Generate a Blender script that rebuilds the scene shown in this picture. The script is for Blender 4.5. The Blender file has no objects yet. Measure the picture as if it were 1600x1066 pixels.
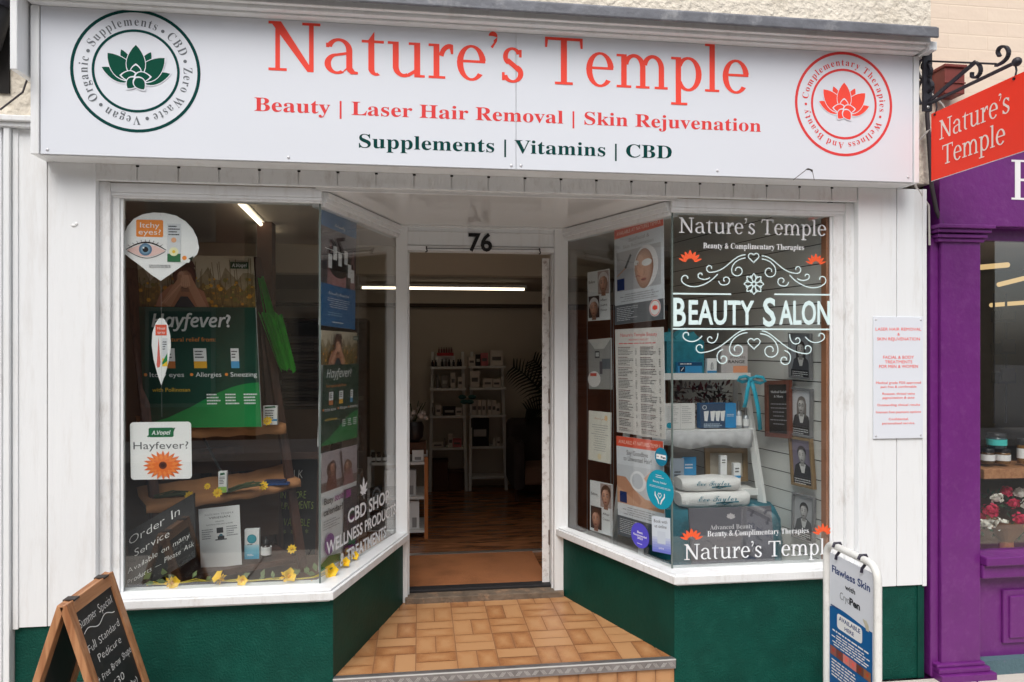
import bpy, math, random
from mathutils import Vector, Matrix
from mathutils.geometry import tessellate_polygon
R = math.radians
rnd = random.Random(7)
scene = bpy.context.scene
COL = scene.collection

# ---------------------------------------------------------------- camera, sky, sun, exposure
FPX, YAW, CAMY, CAMZ, HORIZON = 1100.0, R(7.4), -3.28, 1.68, 543.0   # focal length in photo pixels (1600 wide)
cam = bpy.data.cameras.new('camera')
cam.sensor_width = 36.0
cam.lens = 36.0 * FPX / 1600.0
cam.shift_y = (HORIZON - 533.0) / 1600.0
cam.clip_start, cam.clip_end = 0.05, 500.0
cam_ob = bpy.data.objects.new('camera', cam)
cam_ob.location = (0, CAMY, CAMZ)
cam_ob.rotation_euler = (R(90), 0, -YAW)
COL.objects.link(cam_ob)
scene.camera = cam_ob

SUN_EL, SUN_AZ = R(52), R(200)          # azimuth measured clockwise from +Y: behind the camera, a little left
world = bpy.data.worlds.new('World')
scene.world = world
world.use_nodes = True
nt = world.node_tree
bg = nt.nodes['Background']
sky = nt.nodes.new('ShaderNodeTexSky')
sky.sky_type = 'NISHITA'
sky.sun_disc = False
sky.sun_elevation = SUN_EL
sky.sun_rotation = SUN_AZ
sky.air_density, sky.dust_density, sky.ozone_density = 1.0, 3.0, 1.0
hs = nt.nodes.new('ShaderNodeHueSaturation')
hs.inputs['Saturation'].default_value = 0.42
nt.links.new(sky.outputs[0], hs.inputs['Color'])
nt.links.new(hs.outputs[0], bg.inputs[0])
bg.inputs[1].default_value = 0.13
sun = bpy.data.lights.new('sun', 'SUN')
sun.energy = 1.2
sun.angle = R(40)
sun.color = (1.0, 0.975, 0.94)
sun_ob = bpy.data.objects.new('sun', sun)
sdir = Vector((math.sin(SUN_AZ) * math.cos(SUN_EL), math.cos(SUN_AZ) * math.cos(SUN_EL), math.sin(SUN_EL)))
sun_ob.rotation_euler = sdir.to_track_quat('Z', 'Y').to_euler()
sun_ob.location = sdir * 30
COL.objects.link(sun_ob)
scene.view_settings.view_transform = 'Standard'
scene.view_settings.look = 'None'
scene.view_settings.gamma = 1.0
scene.view_settings.exposure = 0.72
scene.cycles.max_bounces = 10
scene.cycles.transparent_max_bounces = 24
scene.cycles.use_denoising = True
scene.cycles.sample_clamp_indirect = 6.0

# ---------------------------------------------------------------- measuring: a photo pixel seen on a plane of the place
ca, sa = math.cos(YAW), math.sin(YAW)
EYE = Vector((0, CAMY, CAMZ))
def ray(px, py):
    u, v = (px - 800) / FPX, (HORIZON - py) / FPX
    return Vector((sa + u * ca, ca - u * sa, v))
def hit(px, py, pl):
    d = ray(px, py); p0, n = pl
    return EYE + d * ((p0 - EYE).dot(n) / d.dot(n))
def FR(y): return (Vector((0, y, 0)), Vector((0, 1, 0)))
def XP(x): return (Vector((x, 0, 0)), Vector((1, 0, 0)))
def ZP(z): return (Vector((0, 0, z)), Vector((0, 0, 1)))
GLY = 0.07
LA, LB = Vector((-.462, GLY, 0)), Vector((-.14, .95, 0))
RA, RB = Vector((1.233, GLY, 0)), Vector((.885, .95, 0))
def vplane(a, b, off=0.0):
    d = (b - a).normalized(); n = Vector((d.y, -d.x, 0))
    return (a + n * off, n)
def LG(off=0.0): return vplane(LA, LB, -off)      # off > 0: inside the display
def RG(off=0.0): return vplane(RA, RB, off)
def mpp(p): return (Vector((p[0], p[1] - CAMY, 0)).dot(Vector((sa, ca, 0)))) / FPX   # metres per photo pixel at p

# ---------------------------------------------------------------- materials
def lin(c):
    return tuple(((x / 255.0) / 12.92 if x / 255.0 <= .04045 else ((x / 255.0 + .055) / 1.055) ** 2.4) for x in c) + (1.0,)
MATS = {}
def pm(name, col, rough=.5, var=.0, vscale=6.0, bump=.0, bscale=60.0, metal=.0, dirt=None, dscale=3.0, damt=.5, spec=.5, coat=0.0, island=0.0, drip=1.0):
    """procedural paint / paper / wood-like material: base colour, soft variation, optional dirt patches and bump"""
    if name in MATS: return MATS[name]
    m = bpy.data.materials.new(name); m.use_nodes = True
    n = m.node_tree; b = n.nodes['Principled BSDF']
    c = lin(col)
    b.inputs['Roughness'].default_value = rough
    b.inputs['Metallic'].default_value = metal
    b.inputs['Specular IOR Level'].default_value = spec
    b.inputs['Coat Weight'].default_value = coat
    b.inputs['Base Color'].default_value = c
    out = None
    tc = n.nodes.new('ShaderNodeNewGeometry')
    mpd = n.nodes.new('ShaderNodeMapping'); mpd.inputs['Scale'].default_value = (1, 1, drip); n.links.new(tc.outputs['Position'], mpd.inputs[0])
    if var > 0:
        no = n.nodes.new('ShaderNodeTexNoise'); no.inputs['Scale'].default_value = vscale; no.inputs['Detail'].default_value = 6
        n.links.new(tc.outputs['Position'], no.inputs['Vector'])
        mp = n.nodes.new('ShaderNodeMapRange'); mp.inputs[1].default_value = .25; mp.inputs[2].default_value = .75
        mp.inputs[3].default_value = 1 - var; mp.inputs[4].default_value = 1 + var
        n.links.new(no.outputs[0], mp.inputs[0])
        mx = n.nodes.new('ShaderNodeVectorMath'); mx.operation = 'SCALE'
        mx.inputs[0].default_value = c[:3]
        n.links.new(mp.outputs[0], mx.inputs['Scale'])
        out = mx.outputs[0]
    if island > 0:
        mp2 = n.nodes.new('ShaderNodeMapRange'); mp2.inputs[3].default_value = 1 - island; mp2.inputs[4].default_value = 1 + island
        n.links.new(tc.outputs['Random Per Island'], mp2.inputs[0])
        mx2 = n.nodes.new('ShaderNodeVectorMath'); mx2.operation = 'SCALE'
        if out: n.links.new(out, mx2.inputs[0])
        else: mx2.inputs[0].default_value = c[:3]
        n.links.new(mp2.outputs[0], mx2.inputs['Scale']); out = mx2.outputs[0]
    if dirt:
        no2 = n.nodes.new('ShaderNodeTexNoise'); no2.inputs['Scale'].default_value = dscale; no2.inputs['Detail'].default_value = 9; no2.inputs['Roughness'].default_value = .7
        n.links.new(mpd.outputs[0], no2.inputs['Vector'])
        rp = n.nodes.new('ShaderNodeMapRange'); rp.inputs[1].default_value = .52; rp.inputs[2].default_value = .72
        rp.inputs[3].default_value = 0; rp.inputs[4].default_value = damt
        n.links.new(no2.outputs[0], rp.inputs[0])
        mi = n.nodes.new('ShaderNodeMix'); mi.data_type = 'RGBA'
        n.links.new(rp.outputs[0], mi.inputs[0])
        if out: n.links.new(out, mi.inputs[6])
        else: mi.inputs[6].default_value = c
        mi.inputs[7].default_value = lin(dirt); out = mi.outputs[2]
    if out: n.links.new(out, b.inputs['Base Color'])
    if bump > 0:
        no3 = n.nodes.new('ShaderNodeTexNoise'); no3.inputs['Scale'].default_value = bscale; no3.inputs['Detail'].default_value = 5
        n.links.new(mpd.outputs[0], no3.inputs['Vector'])
        bp = n.nodes.new('ShaderNodeBump'); bp.inputs['Strength'].default_value = bump; bp.inputs['Distance'].default_value = .02
        n.links.new(no3.outputs[0], bp.inputs['Height']); n.links.new(bp.outputs[0], b.inputs['Normal'])
    MATS[name] = m
    return m
def pr(r, g, b):
    """printing ink / plain paper colour"""
    return pm('ink_%02x%02x%02x' % (r, g, b), (r, g, b), .55, spec=.3)
def emit(name, col, s):
    m = bpy.data.materials.new(name); m.use_nodes = True
    n = m.node_tree; n.nodes.remove(n.nodes['Principled BSDF'])
    e = n.nodes.new('ShaderNodeEmission'); e.inputs[0].default_value = lin(col); e.inputs[1].default_value = s
    n.links.new(e.outputs[0], n.nodes['Material Output'].inputs[0]); return m
def glass(name, tint=(.97, .985, .98), refl=1.0, rough=0.0):
    m = bpy.data.materials.new(name); m.use_nodes = True
    n = m.node_tree; n.nodes.remove(n.nodes['Principled BSDF'])
    lw = n.nodes.new('ShaderNodeLayerWeight'); lw.inputs[0].default_value = .5
    p = n.nodes.new('ShaderNodeMath'); p.operation = 'POWER'; p.inputs[1].default_value = 5
    n.links.new(lw.outputs['Facing'], p.inputs[0])
    q = n.nodes.new('ShaderNodeMath'); q.operation = 'MULTIPLY_ADD'; q.inputs[1].default_value = .96 * refl; q.inputs[2].default_value = .04 * refl
    n.links.new(p.outputs[0], q.inputs[0])
    t = n.nodes.new('ShaderNodeBsdfTransparent'); t.inputs[0].default_value = tint + (1,)
    g = n.nodes.new('ShaderNodeBsdfGlossy'); g.inputs[1].default_value = rough; g.inputs[0].default_value = (1, 1, 1, 1)
    mx = n.nodes.new('ShaderNodeMixShader')
    n.links.new(q.outputs[0], mx.inputs[0]); n.links.new(t.outputs[0], mx.inputs[1]); n.links.new(g.outputs[0], mx.inputs[2])
    n.links.new(mx.outputs[0], n.nodes['Material Output'].inputs[0]); return m
def wood(name, c1, c2, axis='X', scale=3.0, rough=.5):
    m = bpy.data.materials.new(name); m.use_nodes = True
    n = m.node_tree; b = n.nodes['Principled BSDF']; b.inputs['Roughness'].default_value = rough
    g = n.nodes.new('ShaderNodeNewGeometry'); mp = n.nodes.new('ShaderNodeMapping')
    sc = {'X': (1.5, 22, 22), 'Y': (22, 1.5, 22), 'Z': (22, 22, 1.5)}[axis]
    mp.inputs['Scale'].default_value = tuple(s * scale / 3 for s in sc)
    n.links.new(g.outputs['Position'], mp.inputs[0])
    no = n.nodes.new('ShaderNodeTexNoise'); no.inputs['Scale'].default_value = 2.2; no.inputs['Detail'].default_value = 8; no.inputs['Distortion'].default_value = .6
    n.links.new(mp.outputs[0], no.inputs['Vector'])
    cr = n.nodes.new('ShaderNodeValToRGB'); cr.color_ramp.elements[0].position = .3; cr.color_ramp.elements[1].position = .72
    cr.color_ramp.elements[0].color = lin(c1); cr.color_ramp.elements[1].color = lin(c2)
    n.links.new(no.outputs[0], cr.inputs[0]); n.links.new(cr.outputs[0], b.inputs['Base Color'])
    bp = n.nodes.new('ShaderNodeBump'); bp.inputs['Strength'].default_value = .25; bp.inputs['Distance'].default_value = .004
    n.links.new(no.outputs[0], bp.inputs['Height']); n.links.new(bp.outputs[0], b.inputs['Normal'])
    return m

WHITE = pm('white_gloss_paint', (231, 233, 234), .36, var=.02, vscale=2, dirt=(186, 178, 168), dscale=13, damt=.3, bump=.09, bscale=45, drip=.12)
WHITE_WORN = pm('worn_white_paint', (227, 228, 228), .42, var=.03, vscale=4, dirt=(164, 154, 142), dscale=18, damt=.42, bump=.14, bscale=45, drip=.4)
CEILW = pm('gloss_ceiling_paint', (225, 225, 224), .07, var=.02, vscale=2, bump=.02, bscale=9)
PANEL = pm('sign_panel_white', (220, 224, 231), .4, var=.012, vscale=2, spec=.3)
GREEN = pm('green_masonry_paint', (0, 68, 57), .6, var=.2, vscale=7, bump=.45, bscale=110, dirt=(40, 98, 84), dscale=14, damt=.22, spec=.22)
GREEN_FLAT = pm('green_smooth_paint', (2, 60, 50), .5, var=.2, vscale=5, bump=.08, bscale=40, spec=.2)
PURPLE = pm('purple_gloss_paint', (104, 35, 113), .36, var=.08, vscale=5, dirt=(134, 78, 140), dscale=22, damt=.3, bump=.12, bscale=28)
STUCCO = pm('roughcast_stucco', (228, 219, 203), .95, var=.1, vscale=8, bump=1.0, bscale=30, dirt=(166, 150, 124), dscale=6, damt=.5)
CREAMW = pm('cream_interior_paint', (206, 196, 182), .8, var=.03, vscale=2)
DARKW = pm('brown_interior_paint', (96, 72, 58), .8, var=.1, vscale=3)
LEAD = pm('lead_flashing', (112, 114, 120), .6, var=.25, vscale=7, dirt=(180, 180, 180), dscale=9, damt=.6, bump=.3, bscale=20, metal=.3)
IRON = pm('black_iron', (38, 36, 44), .45, var=.1, vscale=30, bump=.1, bscale=80)
BLACK = pm('black_plastic', (18, 18, 20), .4)
STEEL = pm('brushed_steel', (190, 190, 190), .3, metal=1.0)
ALU = pm('tread_aluminium', (150, 146, 146), .42, metal=.75, var=.2, vscale=12, dirt=(95, 85, 78), dscale=8, damt=.5)
CARD = pm('white_card', (235, 235, 235), .5, var=.01)
PAPER = pm('brown_craft_paper', (172, 120, 78), .8, var=.12, vscale=9, bump=.3, bscale=14)
SLAT = pm('white_slat_panel', (226, 226, 222), .5, var=.03, vscale=3)
SHELFW = pm('white_shelf_paint', (226, 226, 224), .45, var=.02, vscale=4)
TEAL = pm('teal_cloth', (8, 96, 112), .85, var=.15, vscale=8, bump=.4, bscale=25)
TOWEL = pm('white_towelling', (236, 234, 232), .95, var=.03, vscale=20, bump=.6, bscale=160)
CHALK = pm('chalkboard_black', (26, 26, 27), .55, var=.3, vscale=5, dirt=(60, 60, 60), dscale=4, damt=.5)
CHALKW = pm('white_chalk', (225, 225, 222), .9, var=.15, vscale=60)
CHALKG = pm('green_chalk', (176, 200, 96), .9)
DKWOOD = wood('dark_stained_wood', (52, 30, 22), (92, 56, 40), 'X')
LEGWOOD = wood('dark_wood_upright', (52, 30, 22), (96, 60, 44), 'Z')
OAK = wood('light_oak_board', (150, 98, 62), (190, 138, 96), 'Y', 3, .45)
OAKZ = wood('light_oak_upright', (146, 92, 56), (192, 140, 98), 'Z', 3, .45)
GLASS = glass('window_glass', refl=1.9)
TUBE = emit('fluorescent_tube', (255, 236, 204), 2.4)
THINGS = []
def tag(o, label, cat, group=None):
    o['label'] = label; o['category'] = cat
    if group: o['group'] = group
    return o
def thing(name, label, cat, loc, group=None):
    o = bpy.data.objects.new(name, None); COL.objects.link(o)
    o.empty_display_size = .1; o.location = loc
    return tag(o, label, cat, group)

# ---------------------------------------------------------------- lettering
def _map(s, U, L, special=None):
    o = ''
    for c in s:
        if special and c in special: o += special[c]
        elif 'A' <= c <= 'Z': o += chr(U + ord(c) - 65)
        elif 'a' <= c <= 'z': o += chr(L + ord(c) - 97)
        else: o += c
    return o
STYLES = {'sans': (None, 0, 0), 'light': (None, -.012, 0), 'bold': (None, .022, 0), 'heavy': (None, .04, 0),
          'serif': ((0x1D400, 0x1D41A), 0, 0), 'serifl': ((0x1D400, 0x1D41A), -.006, 0),
          'script': ((0x1D4D0, 0x1D4EA), -.004, 0), 'ital': ((0x1D608, 0x1D622), 0, 0), 'italb': ((0x1D608, 0x1D622), .02, 0)}
_tc = {}
def text_geo(s, style):
    k = (s, style)
    if k in _tc: return _tc[k]
    mp, off, sh = STYLES[style]
    c = bpy.data.curves.new('lettering', 'FONT')
    c.body = _map(s, *mp) if mp else s
    c.resolution_u = 3; c.offset = off; c.shear = sh; c.fill_mode = 'FRONT'
    o = bpy.data.objects.new('lettering', c)
    me = bpy.data.meshes.new_from_object(o)
    vs = [(v.co.x, v.co.y) for v in me.vertices]; fs = [tuple(p.vertices) for p in me.polygons]
    bpy.data.meshes.remove(me); bpy.data.objects.remove(o); bpy.data.curves.remove(c)
    _tc[k] = (vs, fs)
    return _tc[k]
_cap = {}
def cap_h(style):
    if style not in _cap:
        vs, _ = text_geo('H', style); _cap[style] = max(v[1] for v in vs)
    return _cap[style]

# hand-drawn light serif (for the big name): pieces are lists of 2D points, cap height 1, x-height .72
def _ring(cx, cy, rx, ry, wx, wy, a0, a1, n=22):
    out = []; inn = []
    for i in range(n + 1):
        a = R(a0 + (a1 - a0) * i / n); c, s = math.cos(a), math.sin(a)
        out.append((cx + rx * c, cy + ry * s)); inn.append((cx + (rx - wx) * c, cy + (ry - wy) * s))
    return out + inn[::-1]
def _rc(x0, y0, x1, y1): return [(x0, y0), (x1, y0), (x1, y1), (x0, y1)]
G = {}
G['N'] = (1.0, [_rc(.13, 0, .22, .95), _rc(.78, 0, .87, 1), [(.03, 1), (.24, 1), (.87, .0), (.75, 0)], _rc(0, 0, .35, .055), _rc(.0, .945, .1, 1), _rc(.65, .945, 1.0, 1)])
G['a'] = (.66, [_rc(.43, .1, .55, .5), _ring(.285, .47, .265, .255, .12, .06, -5, 160), _rc(.035, .53, .1, .62), _ring(.25, .2, .245, .212, .125, .055, 90, 305), [(.25, .357), (.25, .412), (.45, .452), (.45, .395)], [(.32, .0), (.36, .045), (.45, .14), (.45, .09)], [(.43, .14), (.55, .13), (.6, .06), (.66, .05), (.66, 0), (.52, -.005), (.45, .06)]])
G['t'] = (.44, [[(.13, .1), (.25, .1), (.25, .9), (.13, .72)], _rc(0, .665, .44, .72), _ring(.285, .145, .155, .155, .12, .06, 180, 300)])
G['u'] = (.745, [_rc(.1, .18, .22, .72), _rc(0, .667, .15, .72), _ring(.325, .21, .225, .222, .12, .07, 178, 300), [(.42, .0), (.40, .07), (.54, .16), (.54, .08)], _rc(.53, .02, .65, .72), _rc(.42, .667, .55, .72), [(.53, .12), (.65, .055), (.745, .05), (.745, 0), (.53, -.0)]])
G['r'] = (.5, [_rc(.1, 0, .22, .72), _rc(0, 0, .34, .052), _rc(0, .667, .15, .72), _ring(.43, .4, .23, .33, .1, .1, 80, 165), [(.40, .73), (.5, .715), (.5, .52), (.455, .52), (.43, .63)]])
G['e'] = (.58, [_ring(.3, .36, .3, .378, .13, .055, 9, 320), _rc(.12, .365, .585, .42)])
G['s'] = (.45, [_ring(.215, .535, .195, .2, .1, .055, 20, 235), _ring(.22, .185, .225, .2, .11, .055, 195, 420), [(.07, .43), (.14, .50), (.40, .29), (.33, .21)], _rc(.355, .53, .41, .69), _rc(.0, .03, .055, .2)])
G['T'] = (.8, [_rc(.335, 0, .465, 1), _rc(0, .94, .8, 1), [(0, 1), (.07, 1), (.045, .78), (0, .78)], [(.73, 1), (.8, 1), (.8, .78), (.755, .78)], _rc(.21, 0, .59, .055)])
G['m'] = (1.12, [_rc(.1, 0, .22, .72), _rc(0, .667, .15, .72), _rc(0, 0, .32, .052), _ring(.38, .44, .25, .295, .12, .075, 0, 165), _rc(.51, 0, .63, .45), _rc(.42, 0, .72, .052), _ring(.79, .44, .25, .295, .12, .075, 0, 165), _rc(.92, 0, 1.04, .45), _rc(.83, 0, 1.12, .052)])
G['p'] = (.68, [_rc(.1, -.32, .22, .72), _rc(0, .667, .15, .72), _rc(0, -.32, .36, -.268), _ring(.38, .36, .3, .378, .13, .06, -150, 150)])
G['l'] = (.32, [_rc(.1, 0, .22, 1.05), _rc(0, .998, .15, 1.05), _rc(0, 0, .32, .052)])
G["'"] = (.2, [_ring(.09, .95, .09, .095, .09, .095, 0, 360), [(.1, .86), (.18, .93), (.17, .84), (.08, .69), (.04, .72), (.11, .82)]])
G[' '] = (.3, [])
def name_geo(s, gap=.075):
    x = 0; polys = []
    for c in s:
        w, ps = G[c]
        polys += [[(px + x, py) for px, py in p] for p in ps]
        x += w + gap
    return x - gap, polys

# ---------------------------------------------------------------- mesh builder
class MB:
    def __init__(s, F=None):
        s.v = []; s.f = []; s.m = []; s.mats = []; s.uv = []; s.F = F or Matrix.Identity(4); s.lift = .0004; s.W = 1.0; s.H = 1.0; s.smooth = []
    def mi(s, m):
        if m not in s.mats: s.mats.append(m)
        return s.mats.index(m)
    def add(s, vs, fs, mat, smooth=False, uv=None):
        o = len(s.v); k = s.mi(mat)
        s.v += [s.F @ Vector(p) for p in vs]
        for i, f in enumerate(fs):
            s.f.append(tuple(o + j for j in f)); s.m.append(k); s.smooth.append(smooth)
            s.uv.append(uv[i] if uv else None)
        return s
    def box(s, x0, y0, z0, x1, y1, z1, mat):
        vs = [(x0, y0, z0), (x1, y0, z0), (x1, y1, z0), (x0, y1, z0), (x0, y0, z1), (x1, y0, z1), (x1, y1, z1), (x0, y1, z1)]
        return s.add(vs, [(3, 2, 1, 0), (4, 5, 6, 7), (0, 1, 5, 4), (1, 2, 6, 5), (2, 3, 7, 6), (3, 0, 4, 7)], mat)
    def beam(s, p, q, w, h, mat, up=(0, 0, 1)):
        """rectangular bar from p to q; w across, h along up"""
        p, q = Vector(p), Vector(q); d = (q - p).normalized(); u = Vector(up)
        a = d.cross(u)
        if a.length < 1e-4: a = d.cross(Vector((0, 1, 0)))
        a.normalize(); u = a.cross(d).normalized(); a *= w / 2; u *= h / 2
        vs = [p - a - u, p + a - u, p + a + u, p - a + u, q - a - u, q + a - u, q + a + u, q - a + u]
        return s.add(vs, [(0, 1, 2, 3), (7, 6, 5, 4), (4, 5, 1, 0), (5, 6, 2, 1), (6, 7, 3, 2), (7, 4, 0, 3)], mat)
    def prism(s, pts, z0, z1, mat):
        n = len(pts); a = sum(pts[i][0] * pts[(i + 1) % n][1] - pts[(i + 1) % n][0] * pts[i][1] for i in range(n))
        if a < 0: pts = pts[::-1]
        vs = [(p[0], p[1], z0) for p in pts] + [(p[0], p[1], z1) for p in pts]
        tri = tessellate_polygon([[Vector((p[0], p[1], 0)) for p in pts]])
        fs = []
        for t in tri:
            p = [pts[i] for i in t]
            if (p[1][0] - p[0][0]) * (p[2][1] - p[0][1]) - (p[2][0] - p[0][0]) * (p[1][1] - p[0][1]) < 0: t = t[::-1]
            fs.append(tuple(i + n for i in t)); fs.append(tuple(reversed(t)))
        fs += [(i, (i + 1) % n, (i + 1) % n + n, i + n) for i in range(n)]
        return s.add(vs, fs, mat)
    def tube(s, path, r, mat, n=8, caps=True):
        path = [Vector(p) for p in path]; rs = r if isinstance(r, (list, tuple)) else [r] * len(path)
        vs = []; fs = []; prev = None
        for i, p in enumerate(path):
            d = (path[min(i + 1, len(path) - 1)] - path[max(i - 1, 0)]).normalized()
            if prev is None:
                a = d.cross(Vector((0, 0, 1)))
                if a.length < 1e-3: a = d.cross(Vector((0, 1, 0)))
            else: a = prev - d * prev.dot(d)
            a.normalize(); prev = a; b = d.cross(a)
            vs += [p + (a * math.cos(2 * math.pi * k / n) + b * math.sin(2 * math.pi * k / n)) * rs[i] for k in range(n)]
        for i in range(len(path) - 1):
            fs += [(i * n + k, i * n + (k + 1) % n, (i + 1) * n + (k + 1) % n, (i + 1) * n + k) for k in range(n)]
        s.add(vs, fs, mat, True)
        if caps:
            s.add(vs[:n], [tuple(range(n))[::-1]], mat); s.add(vs[-n:], [tuple(range(n))], mat)
        return s
    def lathe(s, c, prof, mat, n=20, smooth=True):
        c = Vector(c); vs = []; fs = []
        for r, z in prof: vs += [c + Vector((r * math.cos(2 * math.pi * k / n), r * math.sin(2 * math.pi * k / n), z)) for k in range(n)]
        for i in range(len(prof) - 1):
            fs += [(i * n + k, i * n + (k + 1) % n, (i + 1) * n + (k + 1) % n, (i + 1) * n + k) for k in range(n)]
        s.add(vs, fs, mat, smooth)
        if prof[-1][0] > 1e-4: s.add(vs[-n:], [tuple(range(n))], mat)
        if prof[0][0] > 1e-4: s.add(vs[:n], [tuple(range(n))[::-1]], mat)
        return s
    def ball(s, c, r, mat, n=10, sz=(1, 1, 1)):
        c = Vector(c); vs = []; fs = []
        for i in range(n + 1):
            t = math.pi * i / n
            for k in range(2 * n):
                a = math.pi * k / n
                vs.append(c + Vector((r * sz[0] * math.sin(t) * math.cos(a), r * sz[1] * math.sin(t) * math.sin(a), r * sz[2] * math.cos(t))))
        for i in range(n):
            fs += [(i * 2 * n + k, (i + 1) * 2 * n + k, (i + 1) * 2 * n + (k + 1) % (2 * n), i * 2 * n + (k + 1) % (2 * n)) for k in range(2 * n)]
        return s.add(vs, fs, mat, True)
    # flat printing, in the sheet's own x / y
    def up(s):
        s.lift += .00008; return s.lift
    def poly(s, pts, mat, z=None):
        z = s.up() if z is None else z
        tri = tessellate_polygon([[Vector((p[0], p[1], 0)) for p in pts]])
        fs = []
        for t in tri:
            p = [pts[i] for i in t]
            ar = (p[1][0] - p[0][0]) * (p[2][1] - p[0][1]) - (p[2][0] - p[0][0]) * (p[1][1] - p[0][1])
            if abs(ar) < 1e-12: continue
            fs.append(tuple(t) if ar > 0 else tuple(t[::-1]))
        return s.add([(p[0], p[1], z) for p in pts], fs, mat)
    def rect(s, x0, y0, x1, y1, mat): return s.poly([(x0, y0), (x1, y0), (x1, y1), (x0, y1)], mat)
    def ell(s, cx, cy, rx, mat, ry=None, a0=0, a1=360, n=28):
        ry = rx * s.W / s.H if ry is None else ry
        return s.poly([(cx + rx * math.cos(R(a0 + (a1 - a0) * i / n)), cy + ry * math.sin(R(a0 + (a1 - a0) * i / n))) for i in range(n if a1 - a0 == 360 else n + 1)], mat)
    def annulus(s, cx, cy, r, w, mat, n=64):
        z = s.up(); k = s.W / s.H; vs = []; fs = []
        for i in range(n):
            a = 2 * math.pi * i / n
            vs += [(cx + r * math.cos(a), cy + r * k * math.sin(a), z), (cx + (r - w) * math.cos(a), cy + (r - w) * k * math.sin(a), z)]
            j = (i + 1) % n; fs.append((2 * i, 2 * j, 2 * j + 1, 2 * i + 1))
        return s.add(vs, fs, mat)
    def rrect(s, x0, y0, x1, y1, r, mat):
        ry = r * s.W / s.H; p = []
        for cx, cy, a in ((x1 - r, y1 - ry, 0), (x0 + r, y1 - ry, 90), (x0 + r, y0 + ry, 180), (x1 - r, y0 + ry, 270)):
            p += [(cx + r * math.cos(R(a + i * 15)), cy + ry * math.sin(R(a + i * 15))) for i in range(7)]
        return s.poly(p, mat)
    def stroke(s, pts, w, mat, taper=False):
        z = s.up(); n = len(pts); vs = []; k = s.W / s.H
        q = [Vector((p[0] * s.W, p[1] * s.H)) for p in pts]
        for i in range(n):
            d = (q[min(i + 1, n - 1)] - q[max(i - 1, 0)]); d = d.normalized() if d.length > 1e-9 else Vector((1, 0))
            a = Vector((-d.y, d.x)) * (w * s.W / 2)
            if taper: a *= .35 + .65 * math.sin(math.pi * (i + .5) / n)
            for e in (q[i] + a, q[i] - a): vs.append((e.x / s.W, e.y / s.H, z))
        return s.add(vs, [(2 * i + 1, 2 * i + 3, 2 * i + 2, 2 * i) for i in range(n - 1)], mat)
    def text(s, t, x, y, h, mat, style='sans', w=None, align='L', rot=0, thick=0):
        vs, fs = text_geo(t, style)
        if not vs: return s
        k = h / cap_h(style); x0 = min(v[0] for v in vs); x1 = max(v[0] for v in vs)
        kx = k * s.H / s.W
        if w is not None: kx = w / (x1 - x0)
        ww = (x1 - x0) * kx
        ox = x - (0 if align == 'L' else ww / 2 if align == 'C' else ww)
        z = s.up() + thick
        c, sn = math.cos(R(rot)), math.sin(R(rot))
        pts = []
        for v in vs:
            a, b = ((v[0] - x0) * kx + ox - x) * s.W, v[1] * k * s.H
            pts.append((x + (a * c - b * sn) / s.W, y + (a * sn + b * c) / s.H, z))
        s.add(pts, fs, mat)
        if thick > 0:
            n = len(vs); cnt = {}
            for f in fs:
                for i in range(len(f)):
                    e = (f[i], f[(i + 1) % len(f)]); cnt[e] = 1
            sides = [(b, a) for (a, b) in cnt if (b, a) not in cnt]
            vv = pts + [(p[0], p[1], 0) for p in pts]
            s.add(vv, [(a, b, b + n, a + n) for a, b in sides], mat)
        return s
    def hand(s, t, x, y, h, mat, w, seed=1, style='light', rise=0.0):
        """uneven hand lettering: each character its own size, tilt and height"""
        r = random.Random(seed); n = len(t); cx = x
        adv = []
        for ch in t:
            if ch == ' ': adv.append(.42); continue
            vs, _ = text_geo(ch, style); adv.append((max(v[0] for v in vs) - min(v[0] for v in vs)) + .14 if vs else .4)
        tot = sum(adv)
        for ch, a in zip(t, adv):
            cw = w * a / tot
            if ch != ' ':
                s.text(ch, cx, y + rise * (cx - x) / max(w, 1e-6) + h * r.uniform(-.07, .07), h * r.uniform(.9, 1.12), mat, style, w=cw * (a - .12) / a, rot=r.uniform(-7, 5))
            cx += cw
        return s
    def name(s, x, y, h, w, mat, t="Nature's Temple", gap=.075):
        tw, polys = name_geo(t, gap)
        base = s.up()
        for i, p in enumerate(polys):
            s.poly([(x + a * w / tw, y + b * h) for a, b in p], mat, z=base + (i % 7) * .00012)
        s.lift += .0009
        return s
    def lines(s, x0, y0, x1, y1, n, mat, seed=1, fill=.45, ragged=True, centre=False):
        """lines of small print too fine to read, word by word"""
        r = random.Random(seed); z = s.up(); dy = (y1 - y0) / n
        for i in range(n):
            yy = y1 - dy * (i + .5); e = x1 - (r.uniform(0, .45) * (x1 - x0) if ragged else 0); st = x0
            if centre: k = (x1 - e) / 2; st += k; e = x1 - k
            x = st
            while x < e:
                l = min(r.uniform(.03, .12) * (x1 - x0) * 1.4, e - x)
                s.add([(x, yy - dy * fill / 2, z), (x + l, yy - dy * fill / 2, z), (x + l, yy + dy * fill / 2, z), (x, yy + dy * fill / 2, z)], [(0, 1, 2, 3)], mat)
                x += l + .02 * (x1 - x0)
        return s
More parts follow.
